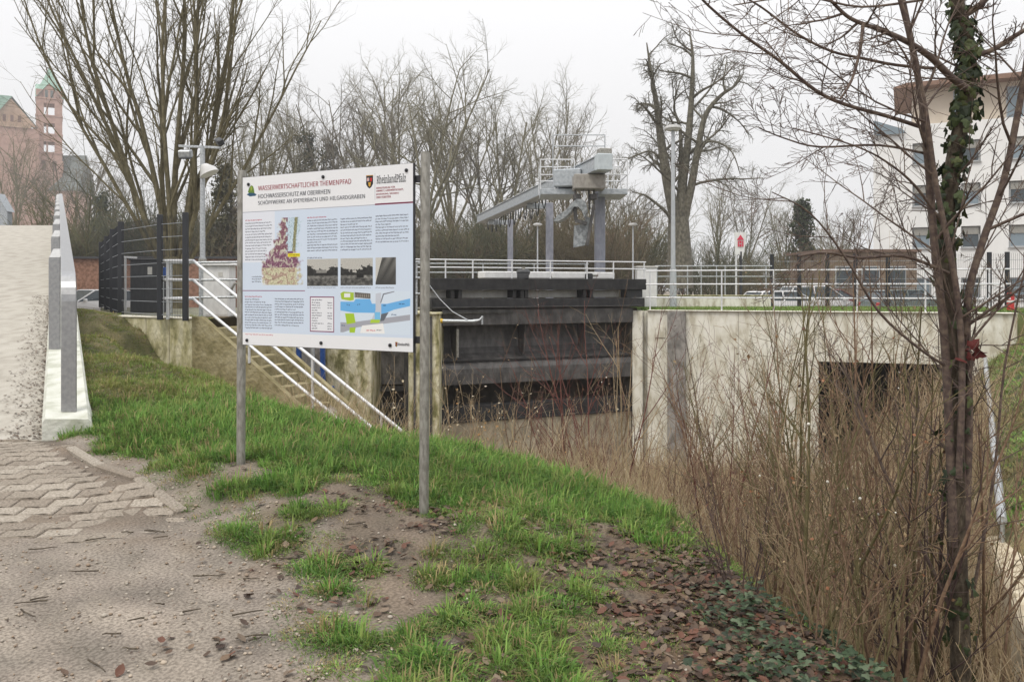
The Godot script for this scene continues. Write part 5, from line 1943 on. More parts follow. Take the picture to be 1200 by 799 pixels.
func make_big_trees() -> void:
	# many-stemmed tree behind the platform
	var d := 24.5
	var at := V(px_x(203, d), -0.05, d)
	var t := thing("many_stemmed_tree", "large bare tree whose many mossy stems fan out above the fence", "tree", at)
	var tr := Geo.new()
	tr.tube([Vector3(0.1, 0, 0), Vector3(0.05, 1.0, 0), Vector3(0, 1.9, 0), Vector3(0, 2.5, 0)], [0.5, 0.38, 0.36, 0.28], 12)
	part(t, "trunk", tr, mats.bark_olive)
	var cr := Geo.new()
	var prm := [lv(1, 0, 0, 1, 1, 10, 0.07, 0.035, 0.22, 6), lv(9, 0.14, 0.36, 0.46, 0.5, 8, 0.09, 0.045, 0.22, 4), lv(8, 0.15, 0.55, 0.36, 0.4, 5, 0.16, 0.03, 0.3, 3), lv(6, 0.15, 0.65, 0.45, 0.45, 3, 0.2, 0.0, 0.5, 3)]
	for q in [[-30, 7, .07], [-24, -8, .085], [-18, 9, .09], [-12, -10, .085], [-6, 6, .10], [-2, -5, .11], [3, 11, .085], [7, -8, .10], [11, 4, .08], [16, -4, .11], [22, 7, .085], [31, -3, .07]]:
		var a := deg_to_rad(q[0])
		var b := deg_to_rad(q[1])
		var dir := Vector3(sin(a), cos(a), sin(b)).normalized()
		grow(cr, Vector3(sin(a) * 0.42, 1.5 + 0.5 * cos(a), sin(b) * 0.3), dir, rng.randf_range(8.5, 11.0) * (1.0 if absf(q[0]) < 40 else 0.75), q[2], 0, prm)
	part(t, "crown", cr, mats.bark_olive)
	# plane tree with contorted hanging limbs
	d = 45.0
	at = V(px_x(797, d), -0.05, d)
	t = thing("plane_tree", "tall forked bare plane tree with contorted drooping branches", "tree", at)
	var tg := Geo.new()
	poly_limb(tg, [[797, 338], [797, 310], [796, 280], [795, 255]], d, d, 0.75, 0.55, 12)
	wpart(t, "trunk", tg, mats.bark_plane)
	var g := Geo.new()
	var p2 := [lv(1, 0, 0, 1, 1, 6, .1, 0, .2, 6), lv(10, 0.15, 1.0, 0.34, 0.28, 7, 0.26, 0.03, 0.3, 5), lv(9, 0.1, 0.9, 0.45, 0.36, 5, 0.34, -0.05, 0.4, 3), lv(8, 0.08, 0.8, 0.6, 0.45, 5, 0.3, -0.12, 0.5, 3)]
	for q in [[[[793, 262], [783, 215], [775, 165], [770, 125], [764, 90], [758, 50]], 45, 44, .36, .03], [[[797, 258], [800, 215], [806, 170], [811, 110], [812, 65], [808, 35]], 45, 45.5, .33, .03], [[[800, 262], [810, 220], [818, 175], [827, 135], [845, 112], [862, 100], [872, 85]], 45, 44, .27, .025], [[[796, 262], [798, 190], [797, 150], [790, 125], [797, 95]], 45, 47, .16, .03], [[[794, 270], [782, 250], [765, 235], [752, 228], [742, 240]], 45, 43.5, .12, .03], [[[806, 236], [822, 175], [838, 166], [858, 178], [868, 205]], 45, 43, .10, .02], [[[780, 195], [765, 178], [745, 182], [728, 192]], 45, 44, .08, .02]]:
		var limb := poly_limb(g, q[0], q[1], q[2], q[3], q[4], 8)
		sprout(g, limb[0], limb[1], polylen(limb[0]), 0, p2)
	wpart(t, "crown", g, mats.bark_plane)

# ---------------------------------------------------------------- the ivy-clad tree in the thicket

func make_ivy_tree() -> void:
	var at := V(px_x(1128, 3.9), ground(px_x(1128, 3.9), 3.9), 3.9)
	var t := thing("ivy_tree", "slim ivy-clad tree with several dark stems in the thicket", "tree", at)
	var g := Geo.new()
	var gy: float = at.y
	var foot := HORIZON + (EYE - gy) * F / 3.9 + 20.0
	var base_px := foot
	var main := poly_limb(g, [[1130, base_px], [1126, 760], [1122, 640], [1121, 520], [1119, 420], [1112, 330], [1110, 260], [1118, 190], [1132, 120], [1136, 70], [1128, 25], [1112, -30]], 3.9, 3.75, 0.047, 0.030, 9)
	wpart(t, "trunk", g, mats.bark_dark)
	var c := Geo.new()
	var prm := [lv(1, 0, 0, 1, 1, 5, .1, 0, .2, 5), lv(9, 0.12, 0.75, 0.38, 0.36, 6, 0.13, 0.03, 0.25, 4), lv(7, 0.12, 0.7, 0.42, 0.45, 4, 0.16, 0.0, 0.4, 3), lv(3, 0.2, 0.6, 0.45, 0.6, 3, 0.16, 0.0, 0.5, 3)]
	var limbs := [
		[[[1118, 640], [1112, 480], [1106, 380], [1096, 290], [1088, 190], [1078, 100], [1056, -10]], 3.85, 3.6, 0.0212, 0.0134],
		[[[1124, 560], [1128, 430], [1120, 330], [1098, 220], [1085, 130], [1068, 50], [1050, -20]], 3.8, 3.5, 0.0163, 0.0092],
		[[[1132, 640], [1136, 480], [1134, 360], [1150, 290], [1176, 215], [1192, 140], [1204, 70], [1210, -10]], 3.85, 3.7, 0.0196, 0.0126],
		[[[1134, 104], [1115, 90], [1090, 66], [1062, 48], [1030, 34], [1012, 28], [992, 18], [968, -6]], 3.75, 3.3, 0.0180, 0.0059],
		[[[1012, 28], [1008, 60], [998, 95], [985, 116]], 3.4, 3.35, 0.0082, 0.0050],
		[[[1090, 152], [1040, 136], [990, 122], [955, 105], [915, 72], [870, 40], [832, 8], [815, -10]], 3.7, 3.2, 0.0106, 0.0042],
		[[[1094, 80], [1050, 76], [1010, 68], [975, 60], [935, 40], [895, 10], [870, -5]], 3.65, 3.2, 0.0082, 0.0034],
		[[[1086, 180], [1030, 170], [960, 172], [920, 162], [890, 150]], 3.7, 3.3, 0.0065, 0.0025],
		[[[1132, 66], [1160, 60], [1185, 45], [1210, 30]], 3.75, 3.6, 0.0146, 0.0101],
		[[[1112, 320], [1060, 300], [1010, 302], [968, 296], [935, 300]], 3.75, 3.4, 0.0090, 0.0042],
		[[[1110, 270], [1075, 220], [1040, 190], [1000, 170], [930, 150]], 3.75, 3.3, 0.0073, 0.0025],
		[[[1112, 430], [1080, 410], [1030, 365], [990, 300], [950, 250], [905, 225]], 3.8, 3.3, 0.0082, 0.0025],
		[[[1136, 380], [1165, 360], [1200, 335]], 3.8, 3.6, 0.0082, 0.0050],
		[[[1128, 740], [1080, 640], [1040, 560], [1005, 470], [985, 420]], 3.9, 3.9, 0.0114, 0.0050],
		[[[1140, 700], [1165, 560], [1178, 430], [1205, 300]], 3.9, 3.6, 0.0082, 0.0034],
		[[[1080, 0], [1010, 8], [940, -4], [860, 6]], 3.6, 3.0, 0.0065, 0.0025],
		[[[1126, 20], [1150, 5], [1170, -20]], 3.75, 3.7, 0.0163, 0.0134]]
	for q in limbs:
		var limb := poly_limb(c, q[0], q[1], q[2], q[3], q[4], 6)
		sprout(c, limb[0], limb[1], minf(2.4, polylen(limb[0])), 0, prm)
	sprout(c, main[0], main[1], 1.6, 0, [prm[0], lv(10, 0.2, 0.9, 0.35, 0.16, 6, 0.14, 0.04, 0.3, 4), prm[2], prm[3]])
	wpart(t, "crown", c, mats.twig_ivytree)
	# ivy climbing the stem
	var places := []
	var tints := []
	for k in 850:
		var u := rng.randf()
		u = u if rng.randf() < 0.45 else rng.randf_range(0.52, 0.92)
		var m: Array = main[0]
		var ix := int(u * (m.size() - 1))
		var p: Vector3 = m[ix].lerp(m[mini(ix + 1, m.size() - 1)], rng.randf())
		var r: float = main[1][ix]
		var a := rng.randf() * TAU
		var clump := 0.5 + 0.5 * noise.get_noise_2d(u * 18.0, a)
		if clump < 0.42:
			continue
		var o := Vector3(cos(a), 0, sin(a))
		var b := Basis.looking_at(-o + rv() * 0.5, Vector3.UP) * Basis(Vector3.FORWARD, rng.randf_range(1.8, 4.5))
		places.append(Transform3D(b.scaled(Vector3.ONE * rng.randf_range(0.4, 1.1)), p - at + o * (r + rng.randf_range(0.0, 0.06) * clump)))
		tints.append([L(.028, .045, .015), L(.045, .065, .02), L(.02, .032, .014), L(.07, .085, .025)][rng.randi() % 4] * rng.randf_range(.8, 1.3))
	scatter(t, "ivy_leaves", ivy_leaf(), places, tints)
	# a wilted red leaf cluster at mid height
	places = []
	tints = []
	for k in 9:
		places.append(Transform3D(Basis.from_euler(rv() * 2.0).scaled(Vector3.ONE * rng.randf_range(.8, 1.3)), P(1140, 415, 3.72) - at + rv() * 0.03))
		tints.append(L(.10, .02, .018) * rng.randf_range(.6, 1.4))
	scatter(t, "withered_leaves", ivy_leaf(), places, tints)

func ivy_leaf() -> ArrayMesh:
	var g := Geo.new()
	var o := [Vector2(0, 0), Vector2(-0.018, -0.004), Vector2(-0.03, 0.012), Vector2(-0.016, 0.022), Vector2(-0.014, 0.034), Vector2(0, 0.052), Vector2(0.014, 0.034), Vector2(0.016, 0.022), Vector2(0.03, 0.012), Vector2(0.018, -0.004)]
	var c := Vector3(0, 0.016, 0.004)
	for k in o.size():
		var p: Vector2 = o[k]
		var q: Vector2 = o[(k + 1) % o.size()]
		g.poly([c, Vector3(p.x, p.y, -0.15 * absf(p.x)), Vector3(q.x, q.y, -0.15 * absf(q.x))], Vector3(0, 0, 1))
	return g.mesh(mats.leaf)

# ---------------------------------------------------------------- the information board

const BW := 1.481
const BH := 1.2
const TW := 1184
const TH := 960

func fill(im: Image, u0: float, v0: float, u1: float, v1: float, c: Color) -> void:
	im.fill_rect(Rect2i(int(u0 * TW), int(v0 * TH), maxi(1, int((u1 - u0) * TW)), maxi(1, int((v1 - v0) * TH))), c)

func text_block(im: Image, u0: float, v0: float, u1: float, v1: float, step: float, ink: Color, head := false) -> void:
	if head:
		lines(im, u0, u0 + (u1 - u0) * 0.62, v0 - step * 1.1, ink * Color(1, .3, .35) + Color(.35, 0, .05))
	var v := v0
	while v < v1:
		var end := u1 - rng.randf() * 0.006
		if rng.randf() < 0.1:
			end = lerpf(u0, u1, rng.randf_range(0.35, 0.85))
		lines(im, u0, end, v, ink)
		v += step

func lines(im: Image, u0: float, u1: float, v: float, ink: Color) -> void:
	# one line of small print, far too small to read
	var x := int(u0 * TW)
	var x1 := int(u1 * TW)
	var y := int(v * TH)
	while x < x1:
		var w := rng.randi_range(6, 22)
		for k in range(x, mini(x + w, x1), 3):
			im.fill_rect(Rect2i(k, y - (2 if rng.randf() < .3 else 0), 2, 5 + (2 if rng.randf() < .2 else 0)), ink)
		x += w + 4

func shape_fill(im: Image, pts: Array, c: Color) -> void:
	var pp := PackedVector2Array()
	var lo := Vector2(9, 9)
	var hi := Vector2.ZERO
	for q in pts:
		var p := Vector2(q[0], q[1])
		pp.append(p)
		lo = lo.min(p)
		hi = hi.max(p)
	for y in range(int(lo.y * TH), int(hi.y * TH) + 1):
		for x in range(int(lo.x * TW), int(hi.x * TW) + 1):
			if x >= 0 and y >= 0 and x < TW and y < TH and Geometry2D.is_point_in_polygon(Vector2((x + .5) / TW, (y + .5) / TH), pp):
				im.set_pixel(x, y, c)

func draw_board() -> ImageTexture:
	var im := Image.create(TW, TH, false, Image.FORMAT_RGBA8)
	var white := Color(.88, .885, .90)
	var blue := Color(.785, .835, .90)
	var pale := Color(.85, .865, .905)
	im.fill(white)
	fill(im, 0, .214, 1, .925, blue)
	fill(im, 0, .214, .21, .51, pale)
	fill(im, 0, .209, .80, .2135, Color(.62, .64, .70))
	fill(im, .797, .205, 1, .2135, Color(.42, .05, .22))
	fill(im, 0, .674, .396, .679, Color(.45, .12, .3))
	fill(im, .796, .04, .798, .185, Color(.55, .57, .62))
	var ink := Color(.27, .28, .33)
	text_block(im, .02, .276, .193, .42, .0165, ink, true)
	text_block(im, .02, .425, .16, .505, .0165, ink)
	text_block(im, .41, .277, .59, .46, .0155, ink, true)
	text_block(im, .605, .277, .782, .46, .0155, ink)
	text_block(im, .80, .27, .978, .42, .0155, ink)
	text_block(im, .017, .727, .194, .905, .0152, ink, true)
	text_block(im, .21, .722, .392, .885, .0152, ink)
	text_block(im, .063, .592, .13, .632, .0145, ink)
	for q in [[.409, .59], [.605, .785], [.80, .909]]:
		lines(im, q[0], q[1] - 0.01, .657, Color(.5, .52, .58))
	lines(im, .41, .50, .488, ink)
	lines(im, .02, .2, .934, Color(.75, .45, .5))
	# map
	var x0 := int(.126 * TW)
	var x1 := int(.391 * TW)
	var y0 := int(.255 * TH)
	var y1 := int(.643 * TH)
	for y in range(y0, y1):
		for x in range(x0, x1):
			var u := float(x - x0) / (x1 - x0)
			var v := float(y - y0) / (y1 - y0)
			var mid := lerpf(.68, .45, smoothstep(.0, .8, v))
			var wd := lerpf(.26, .5, smoothstep(.25, .8, v)) + .10 * noise.get_noise_2d(v * 9.0, u)
			var e := absf(u - mid) / wd + .25 * noise.get_noise_2d(u * 7.0, v * 7.0)
			if e > 1.0:
				continue
			var n := noise.get_noise_2d(u * 22.0, v * 26.0)
			var n2 := noise.get_noise_2d(u * 9.0 + 40.0, v * 9.0)
			var c := Color(.80, .80, .74)
			if v < .5:
				c = Color(.72, .80, .86) if u > .58 else Color(.74, .72, .66)
				if u < .62 and n2 > -.1:
					c = Color(.48, .30, .36)
				if absf(u - .82 + v * .12) < .035:
					c = Color(.50, .50, .36)
			elif v < .74:
				c = Color(.46, .28, .38) if n2 > -.12 else Color(.70, .66, .62)
			else:
				c = Color(.76, .74, .62) if n2 > -.1 else Color(.66, .56, .50)
			c = c.lerp(Color(.9, .9, .85), clampf(n * .6, 0, .4))
			c = c.darkened(clampf(-n * .35, 0, .25))
			im.set_pixel(x, y, c.lerp(blue if u > .3 else pale, smoothstep(.75, 1.0, e)))
	fill(im, .292, .462, .367, .482, Color(.86, .80, .06))
	lines(im, .30, .36, .469, Color(.3, .3, .1))
	# three small grey photographs
	for q in [[.409, .497, .59, .65, 1], [.605, .497, .785, .646, 2], [.80, .496, .909, .642, 3]]:
		var px0 := int(q[0] * TW)
		var py0 := int(q[1] * TH)
		var w := int((q[2] - q[0]) * TW)
		var h := int((q[3] - q[1]) * TH)
		for y in h:
			for x in w:
				var u := float(x) / w
				var v := float(y) / h
				var n := noise.get_noise_2d(u * 6.0 + q[4] * 17.0, v * 6.0)
				var f := noise.get_noise_2d(u * 30.0, v * 30.0 + q[4] * 9.0)
				var g := .62
				if q[4] == 3:
					g = .75 if u < .32 - v * .35 else .22 + .25 * absf(sin((u * 1.4 + v) * 5.0)) * (1 - v)
				else:
					var tree := .45 + .42 * sin(u * 7.0 + q[4]) * .6 + n * .5
					if v < .18 + .35 * (1.0 - clampf(tree, 0, 1)):
						g = .70
					elif v < .62:
						g = .14 + .1 * n
					else:
						g = .30 + .22 * n + (.12 if absf(v - .68) < .05 else 0.0)
					if q[4] == 2 and u > .5 and u < .72 and v > .58 and v < .72:
						g = .05
					if q[4] == 1 and u > .3 and u < .62 and v > .4 and v < .52:
						g = .5
				g = clampf(g + f * .12, .03, .9)
				im.set_pixel(px0 + x, py0 + y, Color(g, g * .99, g * .96))
	# table of figures
	fill(im, .426, .709, .568, .908, Color(.45, .12, .3))
	fill(im, .430, .714, .564, .903, Color(.87, .875, .90))
	for k in 12:
		lines(im, .437, .437 + rng.randf_range(.03, .07), .727 + k * .0145, ink)
		if k % 4:
			lines(im, .53, .556, .727 + k * .0145, ink)
	# plan of the works
	fill(im, .604, .677, .983, .909, Color(.80, .85, .905))
	shape_fill(im, [[.604, .735], [.68, .735], [.69, .72], [.77, .72], [.78, .745], [.86, .745], [.983, .715], [.983, .755], [.90, .775], [.84, .80], [.80, .795], [.68, .795], [.604, .785]], Color(.40, .67, .88))
	shape_fill(im, [[.604, .69], [.62, .68], [.68, .685], [.68, .725], [.66, .73], [.61, .722]], Color(.62, .73, .20))
	fill(im, .625, .69, .66, .712, white)
	shape_fill(im, [[.684, .683], [.772, .69], [.772, .718], [.684, .712]], Color(.36, .34, .32))
	for k in 7:
		fill(im, .688 + k * .012, .694, .694 + k * .012, .712, Color(.55, .53, .5))
	shape_fill(im, [[.604, .85], [.66, .85], [.983, .80], [.983, .83], [.70, .875], [.62, .905], [.604, .905]], Color(.62, .63, .67))
	shape_fill(im, [[.63, .80], [.68, .80], [.69, .85], [.64, .86]], Color(.62, .75, .18))
	shape_fill(im, [[.655, .878], [.69, .875], [.685, .905], [.655, .905]], Color(.62, .75, .18))
	shape_fill(im, [[.80, .69], [.83, .685], [.83, .80], [.80, .84], [.77, .85], [.80, .78]], Color(.74, .76, .80))
	shape_fill(im, [[.795, .79], [.825, .79], [.825, .83], [.795, .83]], Color(.45, .72, .88))
	shape_fill(im, [[.775, .83], [.825, .83], [.82, .848], [.77, .85]], Color(.66, .78, .25))
	shape_fill(im, [[.83, .80], [.87, .79], [.845, .835], [.825, .84]], Color(.35, .38, .42))
	shape_fill(im, [[.84, .69], [.90, .677], [.90, .681], [.845, .696], [.83, .74], [.825, .74]], Color(.45, .46, .5))
	shape_fill(im, [[.725, .865], [.84, .85], [.85, .905], [.715, .905]], Color(.90, .90, .90))
	lines(im, .75, .80, .888, Color(.7, .15, .2))
	lines(im, .805, .835, .886, ink)
	for q in [[.64, .66, .752], [.70, .715, .748], [.84, .86, .752], [.925, .955, .742], [.885, .91, .80], [.61, .63, .865]]:
		lines(im, q[0], q[1], q[2], Color(.15, .25, .4))
	# coat of arms in the header and the small one in the footer
	for q in [[.748, .052, .786, .120], [.905, .951, .917, .974]]:
		var a: float = q[0]
		var b: float = q[1]
		var c: float = q[2]
		var e: float = q[3]
		var m := (a + c) * .5
		shape_fill(im, [[a, b], [c, b], [c, lerpf(b, e, .65)], [lerpf(m, c, .5), lerpf(b, e, .9)], [m, e], [lerpf(a, m, .5), lerpf(b, e, .9)], [a, lerpf(b, e, .65)]], Color(.10, .08, .09))
		shape_fill(im, [[lerpf(a, c, .1), lerpf(b, e, .14)], [lerpf(a, c, .42), lerpf(b, e, .14)], [lerpf(a, c, .42), lerpf(b, e, .42)], [lerpf(a, c, .1), lerpf(b, e, .42)]], Color(.82, .82, .82))
		shape_fill(im, [[lerpf(a, c, .2), lerpf(b, e, .14)], [lerpf(a, c, .32), lerpf(b, e, .14)], [lerpf(a, c, .32), lerpf(b, e, .42)], [lerpf(a, c, .2), lerpf(b, e, .42)]], Color(.75, .1, .12))
		shape_fill(im, [[lerpf(a, c, .56), lerpf(b, e, .16)], [lerpf(a, c, .88), lerpf(b, e, .16)], [lerpf(a, c, .82), lerpf(b, e, .45)], [lerpf(a, c, .6), lerpf(b, e, .45)]], Color(.72, .10, .12))
		shape_fill(im, [[lerpf(a, c, .3), lerpf(b, e, .5)], [lerpf(a, c, .7), lerpf(b, e, .5)], [lerpf(a, c, .62), lerpf(b, e, .8)], [m, lerpf(b, e, .86)], [lerpf(a, c, .38), lerpf(b, e, .8)]], Color(.78, .6, .2))
		shape_fill(im, [[a, b - .004], [c, b - .004], [c, b], [a, b]], Color(.7, .5, .15))
	# green hill and blue water emblem
	shape_fill(im, [[.036, .092], [.045, .066], [.058, .052], [.070, .058], [.076, .075], [.080, .10], [.05, .10]], Color(.36, .48, .13))
	shape_fill(im, [[.052, .065], [.062, .056], [.066, .075], [.055, .09]], Color(.55, .62, .22))
	shape_fill(im, [[.028, .105], [.045, .096], [.075, .098], [.094, .108], [.085, .116], [.05, .118]], Color(.10, .28, .40))
	# grain of weather on the sheet
	return ImageTexture.create_from_image(im)

func lettering(parent: Node3D, words: String, u: float, v: float, width: float, height: float, c: Color, font_name := "Droid Sans", called := "lettering") -> void:
	var tm := TextMesh.new()
	var f := SystemFont.new()
	f.font_names = PackedStringArray([font_name])
	tm.font = f
	tm.text = words
	tm.font_size = 64
	tm.pixel_size = 0.001
	tm.depth = 0.001
	tm.horizontal_alignment = HORIZONTAL_ALIGNMENT_LEFT
	tm.vertical_alignment = VERTICAL_ALIGNMENT_CENTER
	var m := StandardMaterial3D.new()
	m.albedo_color = c
	m.roughness = 0.6
	tm.material = m
	var ab := tm.get_aabb()
	var o := MeshInstance3D.new()
	o.name = called
	o.mesh = tm
	parent.add_child(o, true)
	var sx := width * BW / maxf(ab.size.x, 0.001)
	var sy := height * BH / maxf(ab.size.y, 0.001)
	o.scale = Vector3(sx, sy, 1.0)
	o.position = Vector3(u * BW - ab.position.x * sx, (1.0 - v) * BH - (ab.position.y + ab.size.y * .5) * sy, 0.0155)

func make_information_board() -> void:
	var a := Vector2(-1.927, 5.82)
	var b := Vector2(-0.616, 5.13)
	var y0 := 1.134
	var turn := along(a, b)
	var t := thing("information_board", "white information board with maps and text between two steel posts", "sign", V(a.x, 0, a.y), "", turn)
	# posts
	for q in [[-0.052, 2.39], [BW + 0.056, 2.40]]:
		var w := V(a.x, 0, a.y) + Basis(Vector3.UP, turn) * Vector3(q[0], 0, -0.02)
		var gy := ground(w.x, -w.z)
		var g := Geo.new()
		g.tube([Vector3(q[0], gy - 0.15, -0.02), Vector3(q[0] + 0.012, q[1] - 0.01, -0.02), Vector3(q[0] + 0.012, q[1], -0.02)], [0.031, 0.031, 0.026], 16, true)
		part(t, "post", g, mats.galvanised_dull)
	# panel
	var g := Geo.new()
	g.box(Vector3(BW * .5, y0 + BH * .5, -0.0), Vector3(BW, BH, 0.022), Basis(), 0.002)
	part(t, "panel", g, mats.board_edge)
	var f := Geo.new()
	f.poly([Vector3(0.003, y0 + 0.003, 0.0145), Vector3(BW - 0.003, y0 + 0.003, 0.0145), Vector3(BW - 0.003, y0 + BH - 0.003, 0.0145), Vector3(0.003, y0 + BH - 0.003, 0.0145)], Vector3(0, 0, 1))
	for p in f.v:
		f.uv.append(Vector2(p.x / BW, 1.0 - (p.y - y0) / BH))
	var m := StandardMaterial3D.new()
	m.albedo_texture = draw_board()
	m.roughness = 0.35
	var sheet := part(t, "printed_sheet", f, m)
	sheet.position.y = 0.0
	# lettering lies on the sheet
	var holder := MeshInstance3D.new()
	holder.name = "header"
	var hg := Geo.new()
	hg.poly([Vector3(0.004, BH * .99, 0.0148), Vector3(0.012, BH * .99, 0.0148), Vector3(0.012, BH * .98, 0.0148)], Vector3(0, 0, 1))
	holder.mesh = hg.mesh(mats.white_paint)
	t.add_child(holder)
	holder.position.y = y0
	var red := Color(.58, .10, .20)
	var dark := Color(.22, .24, .29)
	lettering(holder, "WASSERWIRTSCHAFTLICHER THEMENPFAD", .104, .073, .561, .027, red)
	lettering(holder, "HOCHWASSERSCHUTZ AM OBERRHEIN", .104, .121, .441, .025, dark)
	lettering(holder, "SCHÖPFWERKE AN SPEYERBACH UND HILGARDGRABEN", .104, .157, .638, .028, dark)
	lettering(holder, "RheinlandPfalz", .806, .075, .155, .045, Color(.12, .12, .15), "Droid Serif")
	lettering(holder, "MINISTERIUM FÜR", .804, .120, .10, .011, red)
	lettering(holder, "UMWELT, LANDWIRTSCHAFT,", .804, .137, .145, .011, red)
	lettering(holder, "ERNÄHRUNG, WEINBAU", .804, .154, .12, .011, red)
	lettering(holder, "UND FORSTEN", .804, .171, .077, .011, red)
	lettering(holder, "RheinlandPfalz", .920, .958, .06, .014, Color(.15, .12, .15), "Droid Serif")
	# bolts through the sheet and clamps to the posts
	for q in [[.042, .046], [.505, .037], [.965, .038], [.032, .971], [.493, .969], [.879, .966]]:
		var bg := Geo.new()
		bg.tube([Vector3(q[0] * BW, y0 + (1 - q[1]) * BH, 0.012), Vector3(q[0] * BW, y0 + (1 - q[1]) * BH, 0.022), Vector3(q[0] * BW, y0 + (1 - q[1]) * BH, 0.025)], [0.012, 0.012, 0.006], 10, true)
		part(t, "bolt", bg, mats.bolt_steel)
	for q in [[-0.05, -0.012], [BW + 0.012, BW + 0.056]]:
		for y in [0.08, 1.1]:
			var cg := Geo.new()
			cg.box(Vector3((q[0] + q[1]) * .5, y0 + y, -0.016), Vector3(q[1] - q[0] + 0.05, 0.045, 0.016), Basis(), 0.003)
			part(t, "clamp", cg, mats.bolt_steel)

# ---------------------------------------------------------------- turf, weeds, thicket, litter

func tuft_mesh(n: int, spread: float, h: float, w: float, lean: float) -> ArrayMesh:
	var g := Geo.new()
	for k in n:
		var a := rng.randf() * TAU
		var o := Vector3(cos(a), 0, sin(a))
		var base := o * spread * sqrt(rng.randf())
		var face := Vector3(-o.z, 0, o.x).rotated(Vector3.UP, rng.randf_range(-.8, .8))
		var hh := h * rng.randf_range(0.5, 1.15)
		var ln := lean * rng.randf_range(0.3, 1.5)
		var p1 := base + Vector3(0, hh * .55, 0) + o * ln * hh * .25
		var p2 := base + Vector3(0, hh * (.95 - .3 * ln), 0) + o * ln * hh * .8
		var nn := -face.cross(p1 - base).normalized()
		var b := g.v.size()
		for q in [base - face * w, base + face * w, p1 - face * w * .8, p1 + face * w * .8, p2]:
			g.v.append(q)
			g.n.append(nn)
		g.i.append_array(PackedInt32Array([b, b + 1, b + 2, b + 1, b + 3, b + 2, b + 2, b + 3, b + 4]))
	return g.mesh(mats.blade)

func make_grass() -> void:
	var kinds := [tuft_mesh(15, .06, .085, .0036, 1.0), tuft_mesh(18, .07, .062, .0034, 1.2), tuft_mesh(11, .05, .125, .0037, .9), tuft_mesh(18, .09, .036, .0034, 1.5)]
	var places := [[], [], [], []]
	var tints := [[], [], [], []]
	var greens := [L(.14, .29, .05), L(.18, .35, .06), L(.23, .37, .085), L(.10, .21, .04), L(.27, .35, .09)]
	for k in 90000:
		var d := 3.0 + 14.0 * pow(rng.randf(), 1.5)
		var x := rng.randf_range(-0.62 * d, minf(1.6, 3.0))
		if x > 1.4 or x < -9.5:
			continue
		var w := turf(x, d)
		if rng.randf() > w * (1.0 if d < 9 else .8):
			continue
		var thick := smoothstep(.2, .9, w)
		var n := noise.get_noise_2d(x * 0.9, d * 0.9 + 30.0)
		var n3 := noise.get_noise_2d(x * 3.3 + 8.0, d * 3.3)
		var mown := smoothstep(-2.2, -4.4, x + n * 1.5) * smoothstep(7.6, 9.4, d + n)  # short olive turf below the platform
		var crest := smoothstep(-2.4, -.5, side(CREST, x, d) + n * .8) * thick * smoothstep(5.4, 6.4, d + n3)
		var i := rng.randi() % 3
		if rng.randf() > thick - .1 or rng.randf() < mown * .8 or d < 5.4 and rng.randf() < .55:
			i = 3
		elif crest > .5 and rng.randf() < .5:
			i = 2
		var s := rng.randf_range(.7, 1.3) * lerpf(.65, 1.0, thick) * (1.0 + .3 * crest) * (1.0 - .3 * mown)
		places[i].append(Transform3D(Basis(Vector3.UP, rng.randf() * TAU).scaled(Vector3(s, s * rng.randf_range(.8, 1.2), s)), V(x, ground(x, d) - 0.005, d)))
		var c: Color = greens[rng.randi() % 5]
		c = c.lerp(L(.26, .25, .07), clampf(mown * .8 + n * .4 + n3 * .6 + .05 - crest * .3, 0, .8))
		if rng.randf() < .08 + .1 * mown + .22 * (1.0 - thick):
			c = L(.38, .30, .15)
		tints[i].append(c * rng.randf_range(.75, 1.2))
	# far strip of grass along the wall top and the right bank
	for k in 9000:
		var d := rng.randf_range(20.2, 25.0)
		var x := rng.randf_range(3.6, 14.0)
		if k > 4500:
			d = rng.randf_range(8, 19)
			x = rng.randf_range(5.0, 13.0)
			if side(RIGHT_BANK, x, d) < 0.05:
				continue
		elif ground(x, d) < .89:
			continue
		var s := rng.randf_range(1.0, 1.9)
		places[1].append(Transform3D(Basis(Vector3.UP, rng.randf() * TAU).scaled(Vector3(s * 1.6, s, s * 1.6)), V(x, ground(x, d) - 0.005, d)))
		var c: Color = greens[rng.randi() % 5]
		if k > 4500:
			c = c.lerp(L(.24, .19, .08), clampf(.45 + 1.2 * noise.get_noise_2d(x, d), 0, .9))
		else:
			c = c.lerp(L(.20, .24, .05), .4)
		tints[1].append(c * rng.randf_range(.8, 1.2))
	for i in 4:
		var o := scatter(self, "grass", kinds[i], places[i], tints[i])
		tag(o, ["medium green grass blades covering the bank", "short arching grass covering the lawn and wall top", "long upright green grass blades on the bank", "low flat grass tufts on the trodden soil"][i], "grass")

func weed_mesh(n: int, h: float, r: float) -> ArrayMesh:
	var g := Geo.new()
	for k in n:
		var a := rng.randf() * TAU
		var o := Vector3(cos(a), 0, sin(a))
		var base := o * rng.randf() * .16
		var dir := (Vector3.UP + o * (rng.randf_range(.0, .5) if rng.randf() < .75 else rng.randf_range(.6, 1.6))).normalized()
		grow(g, base, dir, h * rng.randf_range(.55, 1.15), r, 0, [lv(1, 0, 0, 1, 1, 5, .1, -.02, .45, 3), lv(4, .35, .6, .28, .7, 3, .15, .05, .5, 3)])
	return g.mesh(mats.dry)

